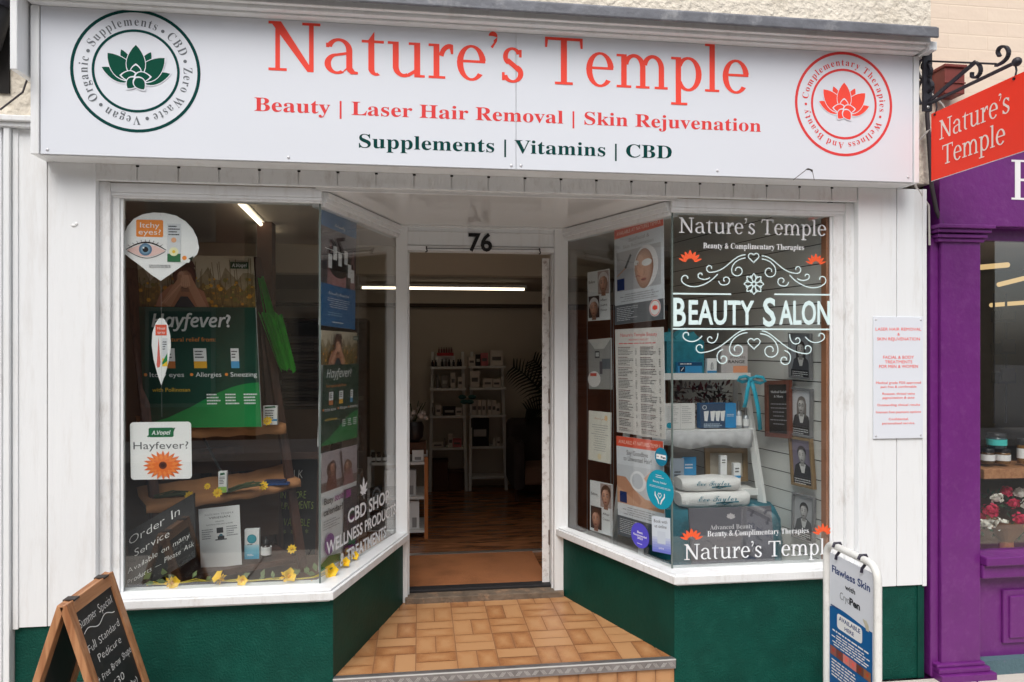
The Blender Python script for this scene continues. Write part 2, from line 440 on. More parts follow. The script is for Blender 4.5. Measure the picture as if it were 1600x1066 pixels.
    def petal(s, bx, by, tx, ty, w, mat, n=9):
        bx_, by_, tx_, ty_ = bx * s.W, by * s.H, tx * s.W, ty * s.H
        d = Vector((tx_ - bx_, ty_ - by_)); L = d.length; d.normalize(); a = Vector((-d.y, d.x))
        left = []; right = []
        for i in range(n + 1):
            t = i / n; ww = w * s.W * (math.sin(math.pi * t ** .8) ** .8 if 0 < t < 1 else 0)
            c = Vector((bx_, by_)) + d * L * t
            left.append(c + a * ww); right.append(c - a * ww)
        p = left + right[-2:0:-1]
        return s.poly([(q.x / s.W, q.y / s.H) for q in p], mat)
    def lotus(s, cx, cy, k, mat, line=None, g=.03):
        """lotus emblem; k = half width; outlines in the ground colour"""
        W2H = s.W / s.H
        g *= .8
        P = [((-.18, .2), (-.43, .75), .13), ((.18, .2), (.44, .71), .13), ((-.2, -.22), (-.99, .18), .17), ((.2, -.24), (1.0, .07), .17),
             ((-.12, -.16), (-.82, .62), .27), ((.12, -.18), (.84, .55), .27), ((0, -.12), (0, .91), .26),
             ((0, .0), (0, .28), .13), ((.02, -.06), (-.42, -.05), .14), ((-.02, -.08), (.41, -.06), .14), ((0, -.12), (-.24, -.44), .15), ((0, -.12), (.24, -.46), .15)]
        for (b, t, w) in P:
            f = lambda q, e: (cx + q[0] * k, cy + q[1] * k * W2H)
            if line:
                dx, dy = t[0] - b[0], t[1] - b[1]; L = math.hypot(dx, dy); ex, ey = dx / L * g * 1.6, dy / L * g * 1.6
                s.petal(*f((b[0] - ex, b[1] - ey), 0), *f((t[0] + ex, t[1] + ey), 0), (w + g) * k, line)
            s.petal(*f(b, 0), *f(t, 0), w * 1.06 * k, mat)
        return s
    def ringtext(s, t, cx, cy, r, h, mat, start, span=360, style='serifl'):
        """words running clockwise round a circle"""
        k = h / cap_h(style); adv = []
        for ch in t:
            if ch == ' ': adv.append(.32); continue
            if ch == '•': adv.append(.3); continue
            vs, _ = text_geo(ch, style); adv.append(max(v[0] for v in vs) - min(v[0] for v in vs) + .16)
        tot = sum(adv); a = start; z = s.up(); W2H = s.W / s.H
        for ch, ad in zip(t, adv):
            da = span * ad / tot; mid = R(a - da / 2); a -= da
            if ch == ' ': continue
            if ch == '•':
                s.ell(cx + (r + h * .35) * math.cos(mid), cy + (r + h * .35) * W2H * math.sin(mid), h * .2, mat); continue
            vs, fs = text_geo(ch, style); x0 = min(v[0] for v in vs); x1 = max(v[0] for v in vs)
            kx = min(k, r * R(da) / ad * 1.0)
            pts = []
            for v in vs:
                lx = (v[0] - (x0 + x1) / 2) * kx; ly = r + v[1] * k
                pts.append((cx + (lx * math.sin(mid) + ly * math.cos(mid)), cy + (-lx * math.cos(mid) + ly * math.sin(mid)) * W2H, z))
            s.add(pts, fs, mat)
        return s
    def build_split(s, name, parent, gap=.0, bevel=0.0):
        """one object per separate piece: pieces closer than gap (in sheet x) count as one"""
        par = list(range(len(s.v)))
        def find(i):
            while par[i] != i: par[i] = par[par[i]]; i = par[i]
            return i
        for f in s.f:
            a = find(f[0])
            for j in f[1:]: par[find(j)] = a
        inv = s.F.inverted(); loc = [inv @ v for v in s.v]; bb = {}
        for i, q in enumerate(loc):
            b = bb.setdefault(find(i), [q.x, q.x, q.y, q.y, q.z, q.z])
            b[0] = min(b[0], q.x); b[1] = max(b[1], q.x); b[2] = min(b[2], q.y); b[3] = max(b[3], q.y); b[4] = min(b[4], q.z); b[5] = max(b[5], q.z)
        cl = [[b[:], {k}] for k, b in bb.items()]; ch = True
        while ch:
            ch = False; out = []
            for b, ks in cl:
                for o in out:
                    c = o[0]
                    if b[0] - gap <= c[1] and c[0] - gap <= b[1] and b[2] <= c[3] and c[2] <= b[3] and b[4] - gap - .001 <= c[5] and c[4] - gap - .001 <= b[5]:
                        o[0] = [min(b[0], c[0]), max(b[1], c[1]), min(b[2], c[2]), max(b[3], c[3]), min(b[4], c[4]), max(b[5], c[5])]; o[1] |= ks; ch = True; break
                else: out.append([b, ks])
            cl = out
        res = []
        for b, ks in sorted(cl, key=lambda q: q[0][0]):
            m = MB(s.F); idx = {}
            for f, mt, sm, uv in zip(s.f, s.m, s.smooth, s.uv):
                if find(f[0]) not in ks: continue
                for j in f:
                    if j not in idx: idx[j] = len(m.v); m.v.append(s.v[j])
                m.f.append(tuple(idx[j] for j in f)); m.m.append(m.mi(s.mats[mt])); m.smooth.append(sm); m.uv.append(uv)
            res.append(m.build(name, parent, bevel))
        return res
    def build(s, name, parent=None, bevel=0.0, origin=None):
        me = bpy.data.meshes.new(name)
        root = parent
        while root is not None and root.parent is not None: root = root.parent
        if root is not None: off = Vector(root.location)
        elif origin is not None: off = Vector(origin)
        else:
            xs = [v.x for v in s.v]; ys = [v.y for v in s.v]; zs = [v.z for v in s.v]
            off = Vector(((min(xs) + max(xs)) / 2, (min(ys) + max(ys)) / 2, min(zs)))
        me.from_pydata([v - off for v in s.v], [], s.f)
        for m in s.mats: me.materials.append(m)
        me.polygons.foreach_set('material_index', s.m)
        me.polygons.foreach_set('use_smooth', s.smooth)
        if any(u for u in s.uv):
            ul = me.uv_layers.new(name='UVMap')
            for p, u in zip(me.polygons, s.uv):
                if u:
                    for li, c in zip(p.loop_indices, u): ul.data[li].uv = c
        me.update()
        o = bpy.data.objects.new(name, me); COL.objects.link(o)
        if parent is not None: o.parent = parent
        else: o.location = off
        if bevel > 0:
            b = o.modifiers.new('edge', 'BEVEL'); b.width = bevel; b.segments = 2; b.limit_method = 'ANGLE'; b.angle_limit = R(40)
        return o
def frame(bl, xv, yv):
    """sheet frame: origin bottom-left, x/y axes as full width and height vectors, z the unit normal"""
    bl, xv, yv = Vector(bl), Vector(xv), Vector(yv); n = xv.cross(yv).normalized()
    M = Matrix.Identity(4)
    for i in range(3): M[i][0], M[i][1], M[i][2], M[i][3] = xv[i], yv[i], n[i], bl[i]
    return M
def sheet(bl, xv, yv, base=None, thick=.003):
    s = MB(frame(bl, xv, yv)); s.W = Vector(xv).length; s.H = Vector(yv).length
    if base: s.box(0, 0, -thick, 1, 1, 0, base)
    return s
def sheet_px(tl, tr, bl, pl, base=None, thick=.003):
    a, b, c = hit(*tl, pl), hit(*tr, pl), hit(*bl, pl)
    return sheet(c, b - a, a - c, base, thick)
def metric(p, x, y):
    s = MB(frame(p, Vector(x).normalized(), Vector(y).normalized())); return s
# ================================================================ the setting outside
def struct(name, mb, **k):
    o = mb.build(name, **k); o['kind'] = 'structure'; return o
asphalt = pm('asphalt', (112, 110, 108), .9, var=.2, vscale=4, bump=.5, bscale=90)
paving = pm('paving_stone', (198, 190, 180), .85, var=.1, vscale=3, bump=.3, bscale=60, dirt=(150, 144, 136), dscale=2, damt=.4)
g = MB(); g.box(-60, -80, -.5, 60, 8, -.13, asphalt); struct('ground', g)
g = MB(); g.box(-60, -8.2, -.128, 60, -2.6, -.118, asphalt); struct('road', g)
g = MB()
for i in range(-22, 22):
    for j in range(4):
        o = .3 * (j % 2)
        g.box(i * .62 + o, -2.44 + j * .61, -.12, i * .62 + .61 + o, -2.44 + j * .61 + .6, 0, paving)
g.box(-14, -2.6, -.125, 14, .0, -.006, pm('paving_joint', (70, 66, 60), .95))
struct('pavement', g, bevel=.003)
g = MB()
for i in range(-16, 16): g.box(i * .9, -2.6, -.124, i * .9 + .893, -2.445, .002, paving)
struct('kerb', g, bevel=.008)
g = MB(); g.box(-40, -9.9, -.127, 40, -8.2, .0, paving); struct('far_pavement', g)
# the terrace across the street (behind the camera; it shades the street and shows in the glass)
brick = pm('terrace_brick', (120, 84, 66), .9, var=.25, vscale=6, dirt=(90, 66, 54), dscale=2, damt=.5)
for k, (x0, x1, hgt, c, lab) in enumerate([(-20, -3.2, 7.6, (116, 80, 64), 'long red brick terrace across the street, taller end'), (-3.0, 12, 6.8, (150, 138, 120), 'buff rendered terrace across the street, lower part')]):
    t = thing('terrace_building', lab, 'building', ((x0 + x1) / 2, -10.5, 0))
    w = MB(); w.box(x0, -18, -.12, x1, -10, hgt, pm('terrace_wall_%d' % k, c, .9, var=.2, vscale=5)); w.build('wall', t)
    r = MB(); r.add([(x0, -9.8, hgt), (x1, -9.8, hgt), (x1, -14, hgt + 2), (x0, -14, hgt + 2), (x0, -18.2, hgt), (x1, -18.2, hgt)], [(0, 1, 2, 3), (3, 2, 5, 4), (0, 3, 4), (1, 5, 2), (4, 5, 1, 0)], pm('roof_slate', (70, 70, 78), .7, var=.2)); r.build('roof', t)
    n = int((x1 - x0) / 2.4)
    for i in range(n):
        for z0, z1 in ((.6, 2.4), (3.6, 5.2)):
            xx = x0 + .7 + i * 2.4
            m = MB(); m.box(xx, -10.02, z0, xx + 1.2, -9.95, z1, pm('dull_window_frame', (120, 112, 102), .7)); m.box(xx + .07, -9.97, z0 + .07, xx + 1.13, -9.94, z1 - .07, pm('dark_window', (30, 32, 34), .3)); m.build('window', t)

# ================================================================ the shop building
FX0, FX1, FZ0, FZ1, FY = -1.568, 2.382, 2.482, 3.16, -.12
shop = thing('shop_building', 'white painted shop front with green base, twin angled bay windows and recessed doorway', 'shop', (.42, .5, 0))
DARKGAP = pm('dark_gap', (30, 27, 25), .9)
# upper wall and the enclosing shell
m = MB(); m.box(-1.64, .03, 2.52, 2.60, .3, 6.5, STUCCO); m.build('upper_wall', shop)
m = MB(); m.box(-1.66, -.245, 3.165, 2.42, .03, 3.195, LEAD); m.box(-1.66, -.25, 3.14, 2.425, -.238, 3.19, LEAD)
m.build('lead_flashing', shop, bevel=.006)
m = MB(); m.box(-1.62, -.215, 3.128, 2.408, .0, 3.163, WHITE); m.box(-1.61, -.195, 3.112, 2.40, .0, 3.128, WHITE); m.box(-1.60, -.165, 3.102, 2.39, 0, 3.112, WHITE)
m.box(2.405, -.21, 3.098, 2.445, .0, 3.14, WHITE); m.box(-1.64, -.21, 2.80, -1.612, .0, 3.14, WHITE)
m.build('cornice', shop, bevel=.004)
m = MB(); m.box(FX0, FY + .006, FZ0, FX1, .0, 3.102, WHITE)
m.box(FX0 - .035, FY - .012, FZ0 - .0, FX0 - .002, .0, 3.10, WHITE); m.box(FX1 + .002, FY - .012, FZ0, FX1 + .03, .0, 3.10, WHITE)
m.build('fascia_box', shop, bevel=.003)
# the slotted board under the fascia
m = MB(); x = -1.404
while x < 2.17:
    e = min(x + .172, 2.175); m.box(x, -.002, 2.412, e - .005, .03, 2.4815, WHITE_WORN)
    if e < 2.17: m.box(e - .007, -.0035, 2.472, e + .006, .0, 2.4795, DARKGAP)
    x = e
m.box(-1.404, .004, 2.413, 2.175, .031, 2.480, WHITE_WORN)
m.build('slotted_board', shop)
for x0, x1, seam in ((-1.735, -1.404, -1.599), (2.175, 2.545, 2.384)):
    m = MB(); m.box(x0, -.006, .475, seam - .002, .09, 2.619 if x0 < 0 else 2.482, WHITE); m.box(seam + .002, -.0055, .475, x1, .09, 2.482, WHITE)
    m.box(seam - .002, .0, .477, seam + .002, .08, 2.48, pm('seam_shadow', (170, 165, 158), .8))
    m.box((x0 if x0 < 0 else x1 - .022), -.012, .47, (x0 + .022 if x0 < 0 else x1), -.0055, 2.618 if x0 < 0 else 2.482, WHITE)
    if x0 < 0: m.ball((-1.492, -.006, 2.21), .013, WHITE_WORN, 6, (1, .3, .6)); m.ball((-1.482, -.006, 2.216), .008, WHITE_WORN, 6, (1, .5, .9))
    m.build('pilaster', shop, bevel=.0025)
    m = MB(); m.box(x0, .008, .0, x1, .12, .476, GREEN)
    if x0 > 0: m.box(x1 - .04, .002, .0, x1 - .005, .1, .474, GREEN_FLAT)
    m.build('plinth', shop)
# stall risers, hollow behind
rl = [(-1.404, .01), (-.396, .01), (-.095, .95), (-.115, .95), (-.41, .03), (-1.404, .03)]
rr = [(2.175, .01), (1.223, .01), (.851, .95), (.871, .95), (1.238, .03), (2.175, .03)]
for p in (rl, rr):
    m = MB(); m.prism([p[0], p[1], p[4], p[5]], 0, .53, GREEN); m.prism([p[1], p[2], p[3], p[4]], 0, .53, GREEN_FLAT); m.build('stall_riser', shop)
# bay windows: frame > sill, header; panes
def window(side):
    m = MB()
    if side == 'l': x0, xg, A, B, px = -1.404, -1.327, LA, LB, -.14
    else: x0, xg, A, B, px = 2.175, 2.075, RA, RB, .885
    sg = 1 if side == 'l' else -1
    a, b = sorted((x0, x0 + sg * .045)); m.box(a, .028, .58, b, .13, 2.41, WHITE_WORN)
    a, b = sorted((x0 + sg * .045, xg)); m.box(a, .048, .58, b, .11, 2.41, WHITE_WORN)
    a, b = sorted((xg, xg + sg * .012)); m.box(a, .056, .585, b, .066, 2.345, WHITE)
    # header over the front pane, then along the side pane
    a, b = sorted((x0 + sg * .045, A.x + sg * .012))
    m.box(a, .045, 2.345, b, .12, 2.411, WHITE_WORN); m.box(a, .033, 2.368, b, .045, 2.409, WHITE); m.box(a, .039, 2.354, b, .045, 2.368, WHITE)
    d = (B - A).normalized(); n = Vector((d.y, -d.x, 0)) * sg   # toward the recess
    def strip(o0, o1, z0, z1, mat):
        p = [A + n * o0, B + n * o0, B + n * o1, A + n * o1]; m.prism([(q.x, q.y) for q in p], z0, z1, mat)
    strip(-.04, .02, 2.33, 2.40, WHITE_WORN); strip(.02, .032, 2.352, 2.398, WHITE); strip(.032, .042, 2.372, 2.397, WHITE)
    f = m.build('window', shop, bevel=.002)
    m = MB()
    if side == 'l': p = [(-1.404, -.035), (-.39, -.035), (-.066, .93), (-.14, .93), (-.485, .12), (-1.404, .12)]
    else: p = [(2.175, -.035), (1.207, -.035), (.812, .93), (.885, .93), (1.255, .12), (2.175, .12)]
    m.prism(p, .542, .578, WHITE_WORN); q = [(u + (.012 if i in (1, 2) else 0) * -sg, v + (.012 if i in (0, 1) else 0)) for i, (u, v) in enumerate(p)]
    m.prism(q, .578, .588, WHITE); m.prism([(u + (.02 if i in (1, 2) else 0) * -sg, v + (.02 if i in (0, 1) else 0)) for i, (u, v) in enumerate(p)], .5305, .542, WHITE_WORN)
    m.build('sill', f, bevel=.003)
    m = MB(); a, b = sorted((xg, A.x - sg * .004)); m.box(a, GLY - .003, .584, b, GLY + .003, 2.348, GLASS); m.build('pane', f)
    m = MB(); p0, p1 = A + d * .006, B
    m.prism([((q + n * o).x, (q + n * o).y) for q, o in ((p0, .003), (p1, .003), (p1, -.003), (p0, -.003))], .584, 2.335, GLASS); m.build('pane', f)
    m = MB(); m.box(A.x - .0035, GLY - .005, .588, A.x + .0035, GLY + .004, 2.345, pm('glass_edge', (96, 108, 104), .3)); m.build('corner_bead', f)
    m = MB(); m.prism([(q.x, q.y) for q in (A + n * .0, B + n * .0, B - n * .05 - d * .0, A + d * .04 - n * .05)], 2.47, 2.5, CREAMW)
    return f
win_l, win_r = window('l'), window('r')
# door frame
m = MB(); m.box(-.145, .925, .17, -.076, 1.03, 2.40, WHITE); m.box(-.076, .965, .2, -.066, 1.02, 2.25, WHITE_WORN)
m.box(.806, .925, .17, .89, 1.03, 2.40, WHITE); m.box(.796, .965, .2, .806, 1.02, 2.25, WHITE_WORN)
m.box(-.076, .94, 2.288, .806, 1.03, 2.40, WHITE); m.box(-.076, .932, 2.256, .806, 1.03, 2.285, WHITE)
m.box(-.076, .936, 2.366, .806, .941, 2.372, WHITE_WORN)
df = m.build('door_frame', shop, bevel=.003)
m = MB(); m.box(-.09, .90, .165, .86, 1.06, .205, pm('weathered_threshold', (108, 94, 80), .8, var=.3, vscale=14, dirt=(168, 134, 106), dscale=13, damt=.9, bump=.4, bscale=40)); m.box(-.09, .985, .205, .83, 1.06, .222, pm('threshold_black', (34, 32, 34), .7)); m.build('threshold', df, bevel=.004)
m = MB(); m.add([(.748, 1.03, .215), (.796, 1.03, .215), (.99, 1.80, .215), (.955, 1.815, .215), (.748, 1.03, 2.235), (.796, 1.03, 2.235), (.99, 1.80, 2.235), (.955, 1.815, 2.235)], [(3, 2, 1, 0), (4, 5, 6, 7), (0, 1, 5, 4), (1, 2, 6, 5), (2, 3, 7, 6), (3, 0, 4, 7)],
      pm('chipped_white_paint', (224, 222, 220), .5, dirt=(120, 92, 76), dscale=26, damt=.8, bump=.3, bscale=60))
m.build('door', shop, bevel=.003)
m = MB()
for z in (.5, 1.25, 1.38, 1.95): m.tube([(.795, 1.028, z - .045), (.795, 1.028, z + .045)], .008, pm('old_hinge', (120, 108, 100), .5, metal=.5))
m.build_split('hinge', df)
# porch ceiling and the blind box above the bays
m = MB(); pl = [(-.475, .031), (1.245, .031), (.89, .945), (-.145, .945)]; m.prism(pl, 2.402, 2.44, CEILW); m.build('porch_ceiling', shop)
m = MB()
for x in (-.06, .62, 1.0):
    pass
m.box(-.5, .031, 2.3985, 1.26, .05, 2.4015, WHITE); m.box(-.18, .90, 2.394, .92, .94, 2.4015, WHITE); m.build('ceiling_bead', shop)
# rooms behind
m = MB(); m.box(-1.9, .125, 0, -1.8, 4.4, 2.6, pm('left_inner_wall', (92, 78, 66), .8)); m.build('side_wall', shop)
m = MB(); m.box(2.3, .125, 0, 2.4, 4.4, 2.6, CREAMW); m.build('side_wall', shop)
m = MB(); m.box(-1.9, 4.25, 0, 2.4, 4.35, 2.6, CREAMW); m.build('back_wall', shop)
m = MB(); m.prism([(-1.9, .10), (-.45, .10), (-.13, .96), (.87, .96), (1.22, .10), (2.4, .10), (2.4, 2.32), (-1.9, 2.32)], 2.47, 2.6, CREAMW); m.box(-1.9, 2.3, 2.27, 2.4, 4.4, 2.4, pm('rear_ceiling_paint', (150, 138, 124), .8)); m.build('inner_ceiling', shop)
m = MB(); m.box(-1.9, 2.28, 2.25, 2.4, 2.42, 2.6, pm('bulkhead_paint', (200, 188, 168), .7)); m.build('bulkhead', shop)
m = MB(); m.box(-1.9, 4.06, 2.135, 2.4, 4.26, 2.3, CREAMW); m.box(-1.9, 4.055, 2.105, 2.4, 4.25, 2.135, pm('painted_shadow_gap', (70, 58, 50), .7)); m.build('rear_beam', shop)  # the thin dark strip below the beam is a shadow gap put in as colour
m = MB(); m.box(-1.9, .31, 2.60, 2.60, 4.6, 2.75, DARKW); m.build('light_block_slab', shop)  # unseen slab, added to keep sky light from leaking into the rooms
FLOOR = bpy.data.materials.new('laminate_floor'); FLOOR.use_nodes = True
n_ = FLOOR.node_tree; b_ = n_.nodes['Principled BSDF']; b_.inputs['Roughness'].default_value = .22
g_ = n_.nodes.new('ShaderNodeNewGeometry'); mp_ = n_.nodes.new('ShaderNodeMapping'); mp_.inputs['Scale'].default_value = (2.0, 14, 1)
n_.links.new(g_.outputs['Position'], mp_.inputs[0]); w_ = n_.nodes.new('ShaderNodeTexNoise'); w_.inputs['Scale'].default_value = 1.6; w_.inputs['Detail'].default_value = 7; w_.inputs['Distortion'].default_value = 1.0
n_.links.new(mp_.outputs[0], w_.inputs['Vector']); c_ = n_.nodes.new('ShaderNodeValToRGB'); c_.color_ramp.elements[0].position = .32; c_.color_ramp.elements[1].position = .7
c_.color_ramp.elements[0].color = lin((82, 46, 28)); c_.color_ramp.elements[1].color = lin((178, 120, 80)); n_.links.new(w_.outputs[0], c_.inputs[0]); n_.links.new(c_.outputs[0], b_.inputs['Base Color'])
m = MB()
for j in range(14):
    m.box(-1.8, 1.06 + j * .24, .14, 2.3, 1.06 + j * .24 + .238, .2, FLOOR)
m.box(-1.8, .97, .05, 2.3, 4.4, .19, DARKGAP); struct('shop_floor', m)
m = MB(); m.box(-1.4, .13, .40, -.45, .2, .45, DARKW); m.prism([(-1.8, .13), (-.49, .13), (-.2, .94), (-.2, 1.5), (-1.8, 1.5)], .42, .45, pm('display_base', (110, 84, 68), .8, var=.15, vscale=5)); m.build('display_platform', shop)
m = MB(); m.prism([(2.3, .13), (1.27, .13), (.93, .94), (.93, 1.3), (2.3, 1.5)], .42, .45, pm('display_base_grey', (190, 186, 182), .8)); m.build('display_platform', shop)
m = MB(); m.box(-1.8, 1.47, .2, -.25, 1.5, .44, DARKW); m.build('platform_back', shop); m = MB(); m.box(.98, 1.3, .2, 2.3, 1.33, .44, DARKW); m.build('platform_back', shop)
# slat wall of the right display: runs inward and a little left
s0, s1 = Vector((2.10, .125, 0)), Vector((1.80, 1.65, 0))
sd = (s1 - s0).normalized(); sn = Vector((-sd.y, sd.x, 0))      # faces the display (left)
def SW(off=0.0): return (s0 + sn * off, sn)
m = MB(); z = .46
while z < 2.46:
    e = min(z + .098, 2.47); p = [s0 - sn * .02, s0, s1, s1 - sn * .02]; m.prism([(q.x, q.y) for q in p], z, e, SLAT); z += .104
p = [s0 - sn * .022, s0 - sn * .008, s1 - sn * .008, s1 - sn * .022]; m.prism([(q.x, q.y) for q in p], .45, 2.47, DARKGAP)
sw = m.build('slat_wall', shop)
m = MB(); m.box(2.055, .08, .58, 2.10, .125, 2.347, pm('bare_timber_edge', (176, 118, 84), .7, var=.15, vscale=9)); m.build('timber_edge', shop)

# recess step
TILE = bpy.data.materials.new('glazed_quarry_tile'); TILE.use_nodes = True
n_ = TILE.node_tree; b_ = n_.nodes['Principled BSDF']; b_.inputs['Roughness'].default_value = .38
uv = n_.nodes.new('ShaderNodeUVMap'); ge = n_.nodes.new('ShaderNodeNewGeometry')
def nd(t, **k):
    x = n_.nodes.new(t)
    for a, v in k.items(): setattr(x, a, v)
    return x
sep = nd('ShaderNodeSeparateXYZ'); n_.links.new(uv.outputs[0], sep.inputs[0])
def math2(op, a, b=None, v=None):
    x = nd('ShaderNodeMath', operation=op)
    n_.links.new(a, x.inputs[0])
    if b is not None: n_.links.new(b, x.inputs[1])
    if v is not None: x.inputs[1].default_value = v
    return x.outputs[0]
ex = math2('ABSOLUTE', math2('SUBTRACT', sep.outputs[0], v=.5)); ey = math2('ABSOLUTE', math2('SUBTRACT', sep.outputs[1], v=.5))
edge = math2('MAXIMUM', ex, ey)                                   # .5 at the tile's edge
no_ = nd('ShaderNodeTexNoise'); no_.inputs['Scale'].default_value = 34; no_.inputs['Detail'].default_value = 10; no_.inputs['Roughness'].default_value = .75; n_.links.new(ge.outputs['Position'], no_.inputs['Vector'])
no2_ = nd('ShaderNodeTexNoise'); no2_.inputs['Scale'].default_value = 260; no2_.inputs['Detail'].default_value = 4; n_.links.new(ge.outputs['Position'], no2_.inputs['Vector'])
s1_ = math2('MULTIPLY_ADD', edge, v=1.0); s1_.node.inputs[2].default_value = 0
s2_ = math2('ADD', edge, math2('MULTIPLY', no_.outputs[0], v=.5)); s3_ = math2('ADD', s2_, math2('MULTIPLY', no2_.outputs[0], v=.7))
s4_ = math2('ADD', s3_, math2('MULTIPLY', ge.outputs['Random Per Island'], v=.46))
cr_ = nd('ShaderNodeValToRGB'); e_ = cr_.color_ramp.elements; e_[0].position = .62; e_[0].color = lin((186, 140, 97)); e_[1].position = 1.0; e_[1].color = lin((134, 84, 50))
k_ = e_.new(.80); k_.color = lin((172, 121, 78))
m8_ = nd('ShaderNodeMath', operation='MULTIPLY'); m8_.inputs[1].default_value = .62
n_.links.new(s4_, m8_.inputs[0]); n_.links.new(m8_.outputs[0], cr_.inputs[0]); n_.links.new(cr_.outputs[0], b_.inputs['Base Color'])
bp_ = nd('ShaderNodeBump'); bp_.inputs['Strength'].default_value = .12; bp_.inputs['Distance'].default_value = .003; n_.links.new(no2_.outputs[0], bp_.inputs['Height']); n_.links.new(bp_.outputs[0], b_.inputs['Normal'])
GROUT = pm('brown_grout', (146, 108, 78), .95)
m = MB(); T, gq = .1985, .0022
def tile(x0, y0, x1, y1, z=.17):
    q = [(x0 + gq, y0 + gq), (x1 - gq, y0 + gq), (x1 - gq, y1 - gq), (x0 + gq, y1 - gq)]
    rot = rnd.choice([0, 1]); L = (x1 - x0) > (y1 - y0)
    uvq = [(0, 0), (1, 0), (1, 1), (0, 1)]
    zz = z + rnd.uniform(-.0006, .0006)
    m.add([(a, b, zz) for a, b in q], [(0, 1, 2, 3)], TILE, uv=[uvq])
for i in range(9):
    for j in range(5):
        x, y = -.42 + i * T, .024 + j * T
        if (i + j) % 2 == 0: tile(x, y, x + T, y + T / 2); tile(x, y + T / 2, x + T, y + T)
        else: tile(x, y, x + T / 2, y + T); tile(x + T / 2, y, x + T, y + T)
m.prism([(-.394, .012), (1.221, .012), (.86, .93), (-.1, .93)], .02, .1682, GROUT)
for i in range(17):                                              # the tiled riser of the step
    x = -.394 + i * .0951
    m.add([(x + .002, .0085, .02), (x + .093, .0085, .02), (x + .093, .0085, .127), (x + .002, .0085, .127)], [(0, 1, 2, 3)], TILE, uv=[[(0, 0), (1, 0), (1, 1), (0, 1)]])
step = m.build('door_step', shop)
m = MB(); m.box(-.394, -.006, .128, 1.224, .008, .1715, ALU); m.box(-.394, .008, .1706, 1.224, .03, .1722, ALU)
hi = pm('tread_highlight', (214, 212, 210), .3, metal=.6)
for i in range(41):
    x = -.38 + i * .0392
    for k in range(3):
        if i % 2: m.beam((x + k * .007, -.0068, .138), (x + .016 + k * .007, -.0068, .158), .0016, .0026, hi, up=(0, -1, 0))
        else: m.beam((x + .016 + k * .007, -.0068, .138), (x + k * .007, -.0068, .158), .0016, .0026, hi, up=(0, -1, 0))
m.box(-.394, -.0075, .1685, 1.224, -.004, .1738, pm('worn_bright_edge', (220, 220, 218), .35, metal=.4))
m.build('step_nosing', shop)
# ================================================================ signs and things outside
RED = pm('sign_red', (244, 82, 68), .6, spec=.12); RED2 = pm('sign_coral', (222, 70, 70), .6, spec=.12); DGREEN = pm('sign_dark_green', (0, 62, 58), .6, spec=.1); GREY = pm('sign_grey_print', (92, 98, 104), .5)
LGREEN = pm('lotus_green', (0, 72, 55), .6, spec=.1)
def fx(px, py, y=FY): 
    p = hit(px, py, FR(y)); return p.x, p.z
sg = thing('fascia_sign', 'long white sign board with red and green lettering across the shop fascia', 'sign', (.4, FY, FZ0))
seam = fx(806, 150)[0]
m = MB()
m.box(FX0 + .002, FY - .006, FZ0 + .004, seam - .0012, FY + .002, 3.10, PANEL); m.box(seam + .0012, FY - .006, FZ0 + .004, FX1 - .002, FY + .002, 3.10, PANEL); m.build('panel', sg)
FS = FY - .0062
def fsheet(): return MB(frame((0, FS, 0), (1, 0, 0), (0, 0, 1)))
m = fsheet(); xa, za = fx(420, 112); xb, zb = fx(1168, 146); h0 = fx(420, 35)[1] - za
m.name(xa, (za + zb) / 2, h0, xb - xa, RED); m.build_split('shop_name', sg, .07)
def fline(t, pl, pr_, capt, mat):
    m = fsheet(); xa, za = fx(*pl); xb, zb = fx(*pr_)
    m.text(t, xa, (za + zb) / 2, fx(pl[0], capt)[1] - za, mat, 'serif', w=xb - xa); return m
fline('Beauty | Laser Hair Removal | Skin Rejuvenation', (398, 175), (1188, 206), 154, RED2).build_split('service_line', sg, .02)
fline('Supplements | Vitamins | CBD', (561, 231), (1049, 249), 210, DGREEN).build_split('product_line', sg, .02)
for px, c, t, mat, tm, st, ro in ((213.5, 112, 'Supplements • CBD • Zero Waste • Vegan • Organic • ', DGREEN, GREY, 152, .26), (1317.5, 163.5, 'Complementary Therapies • Wellness And Beauty • ', RED2, RED2, 176, .2515)):
    m = fsheet(); x, z = fx(px, c); 
    m.annulus(x, z, ro, .013, mat); m.annulus(x, z, ro * .676, .011, mat); m.ringtext(t, x, z, ro * .735, .036 if px < 800 else .031, tm, st)
    m.lotus(x, z - .015, .137 if px < 800 else .13, LGREEN if px < 800 else RED, PANEL, .045); m.build('emblem', sg)
m = MB(); scr = pm('screw_head', (206, 206, 210), .35, metal=.3)
for px, py in ((74, 234), (451, 246), (446, 14), (799, 259), (814, 259), (1121, 267), (1419, 277), (1123, 59), (1416, 76)):
    p = hit(px, py, FR(FS)); m.lathe((0, 0, 0), [(.0, 0)], scr) if False else m.ball(p, .007, scr, 5, (1, .5, 1))
m.build_split('screw', sg)
m = fsheet(); m.stroke([fx(*p) for p in ((1238, 282), (1256, 268), (1260, 264), (1268, 267), (1271, 282))], .003, pm('crack', (90, 86, 84), .8)); m.poly([fx(*p) for p in ((1257, 266), (1262, 263.5), (1269, 266), (1268, 270), (1264, 266.5))], pm('crack_hole', (60, 56, 54), .8)); m.build('crack', sg)

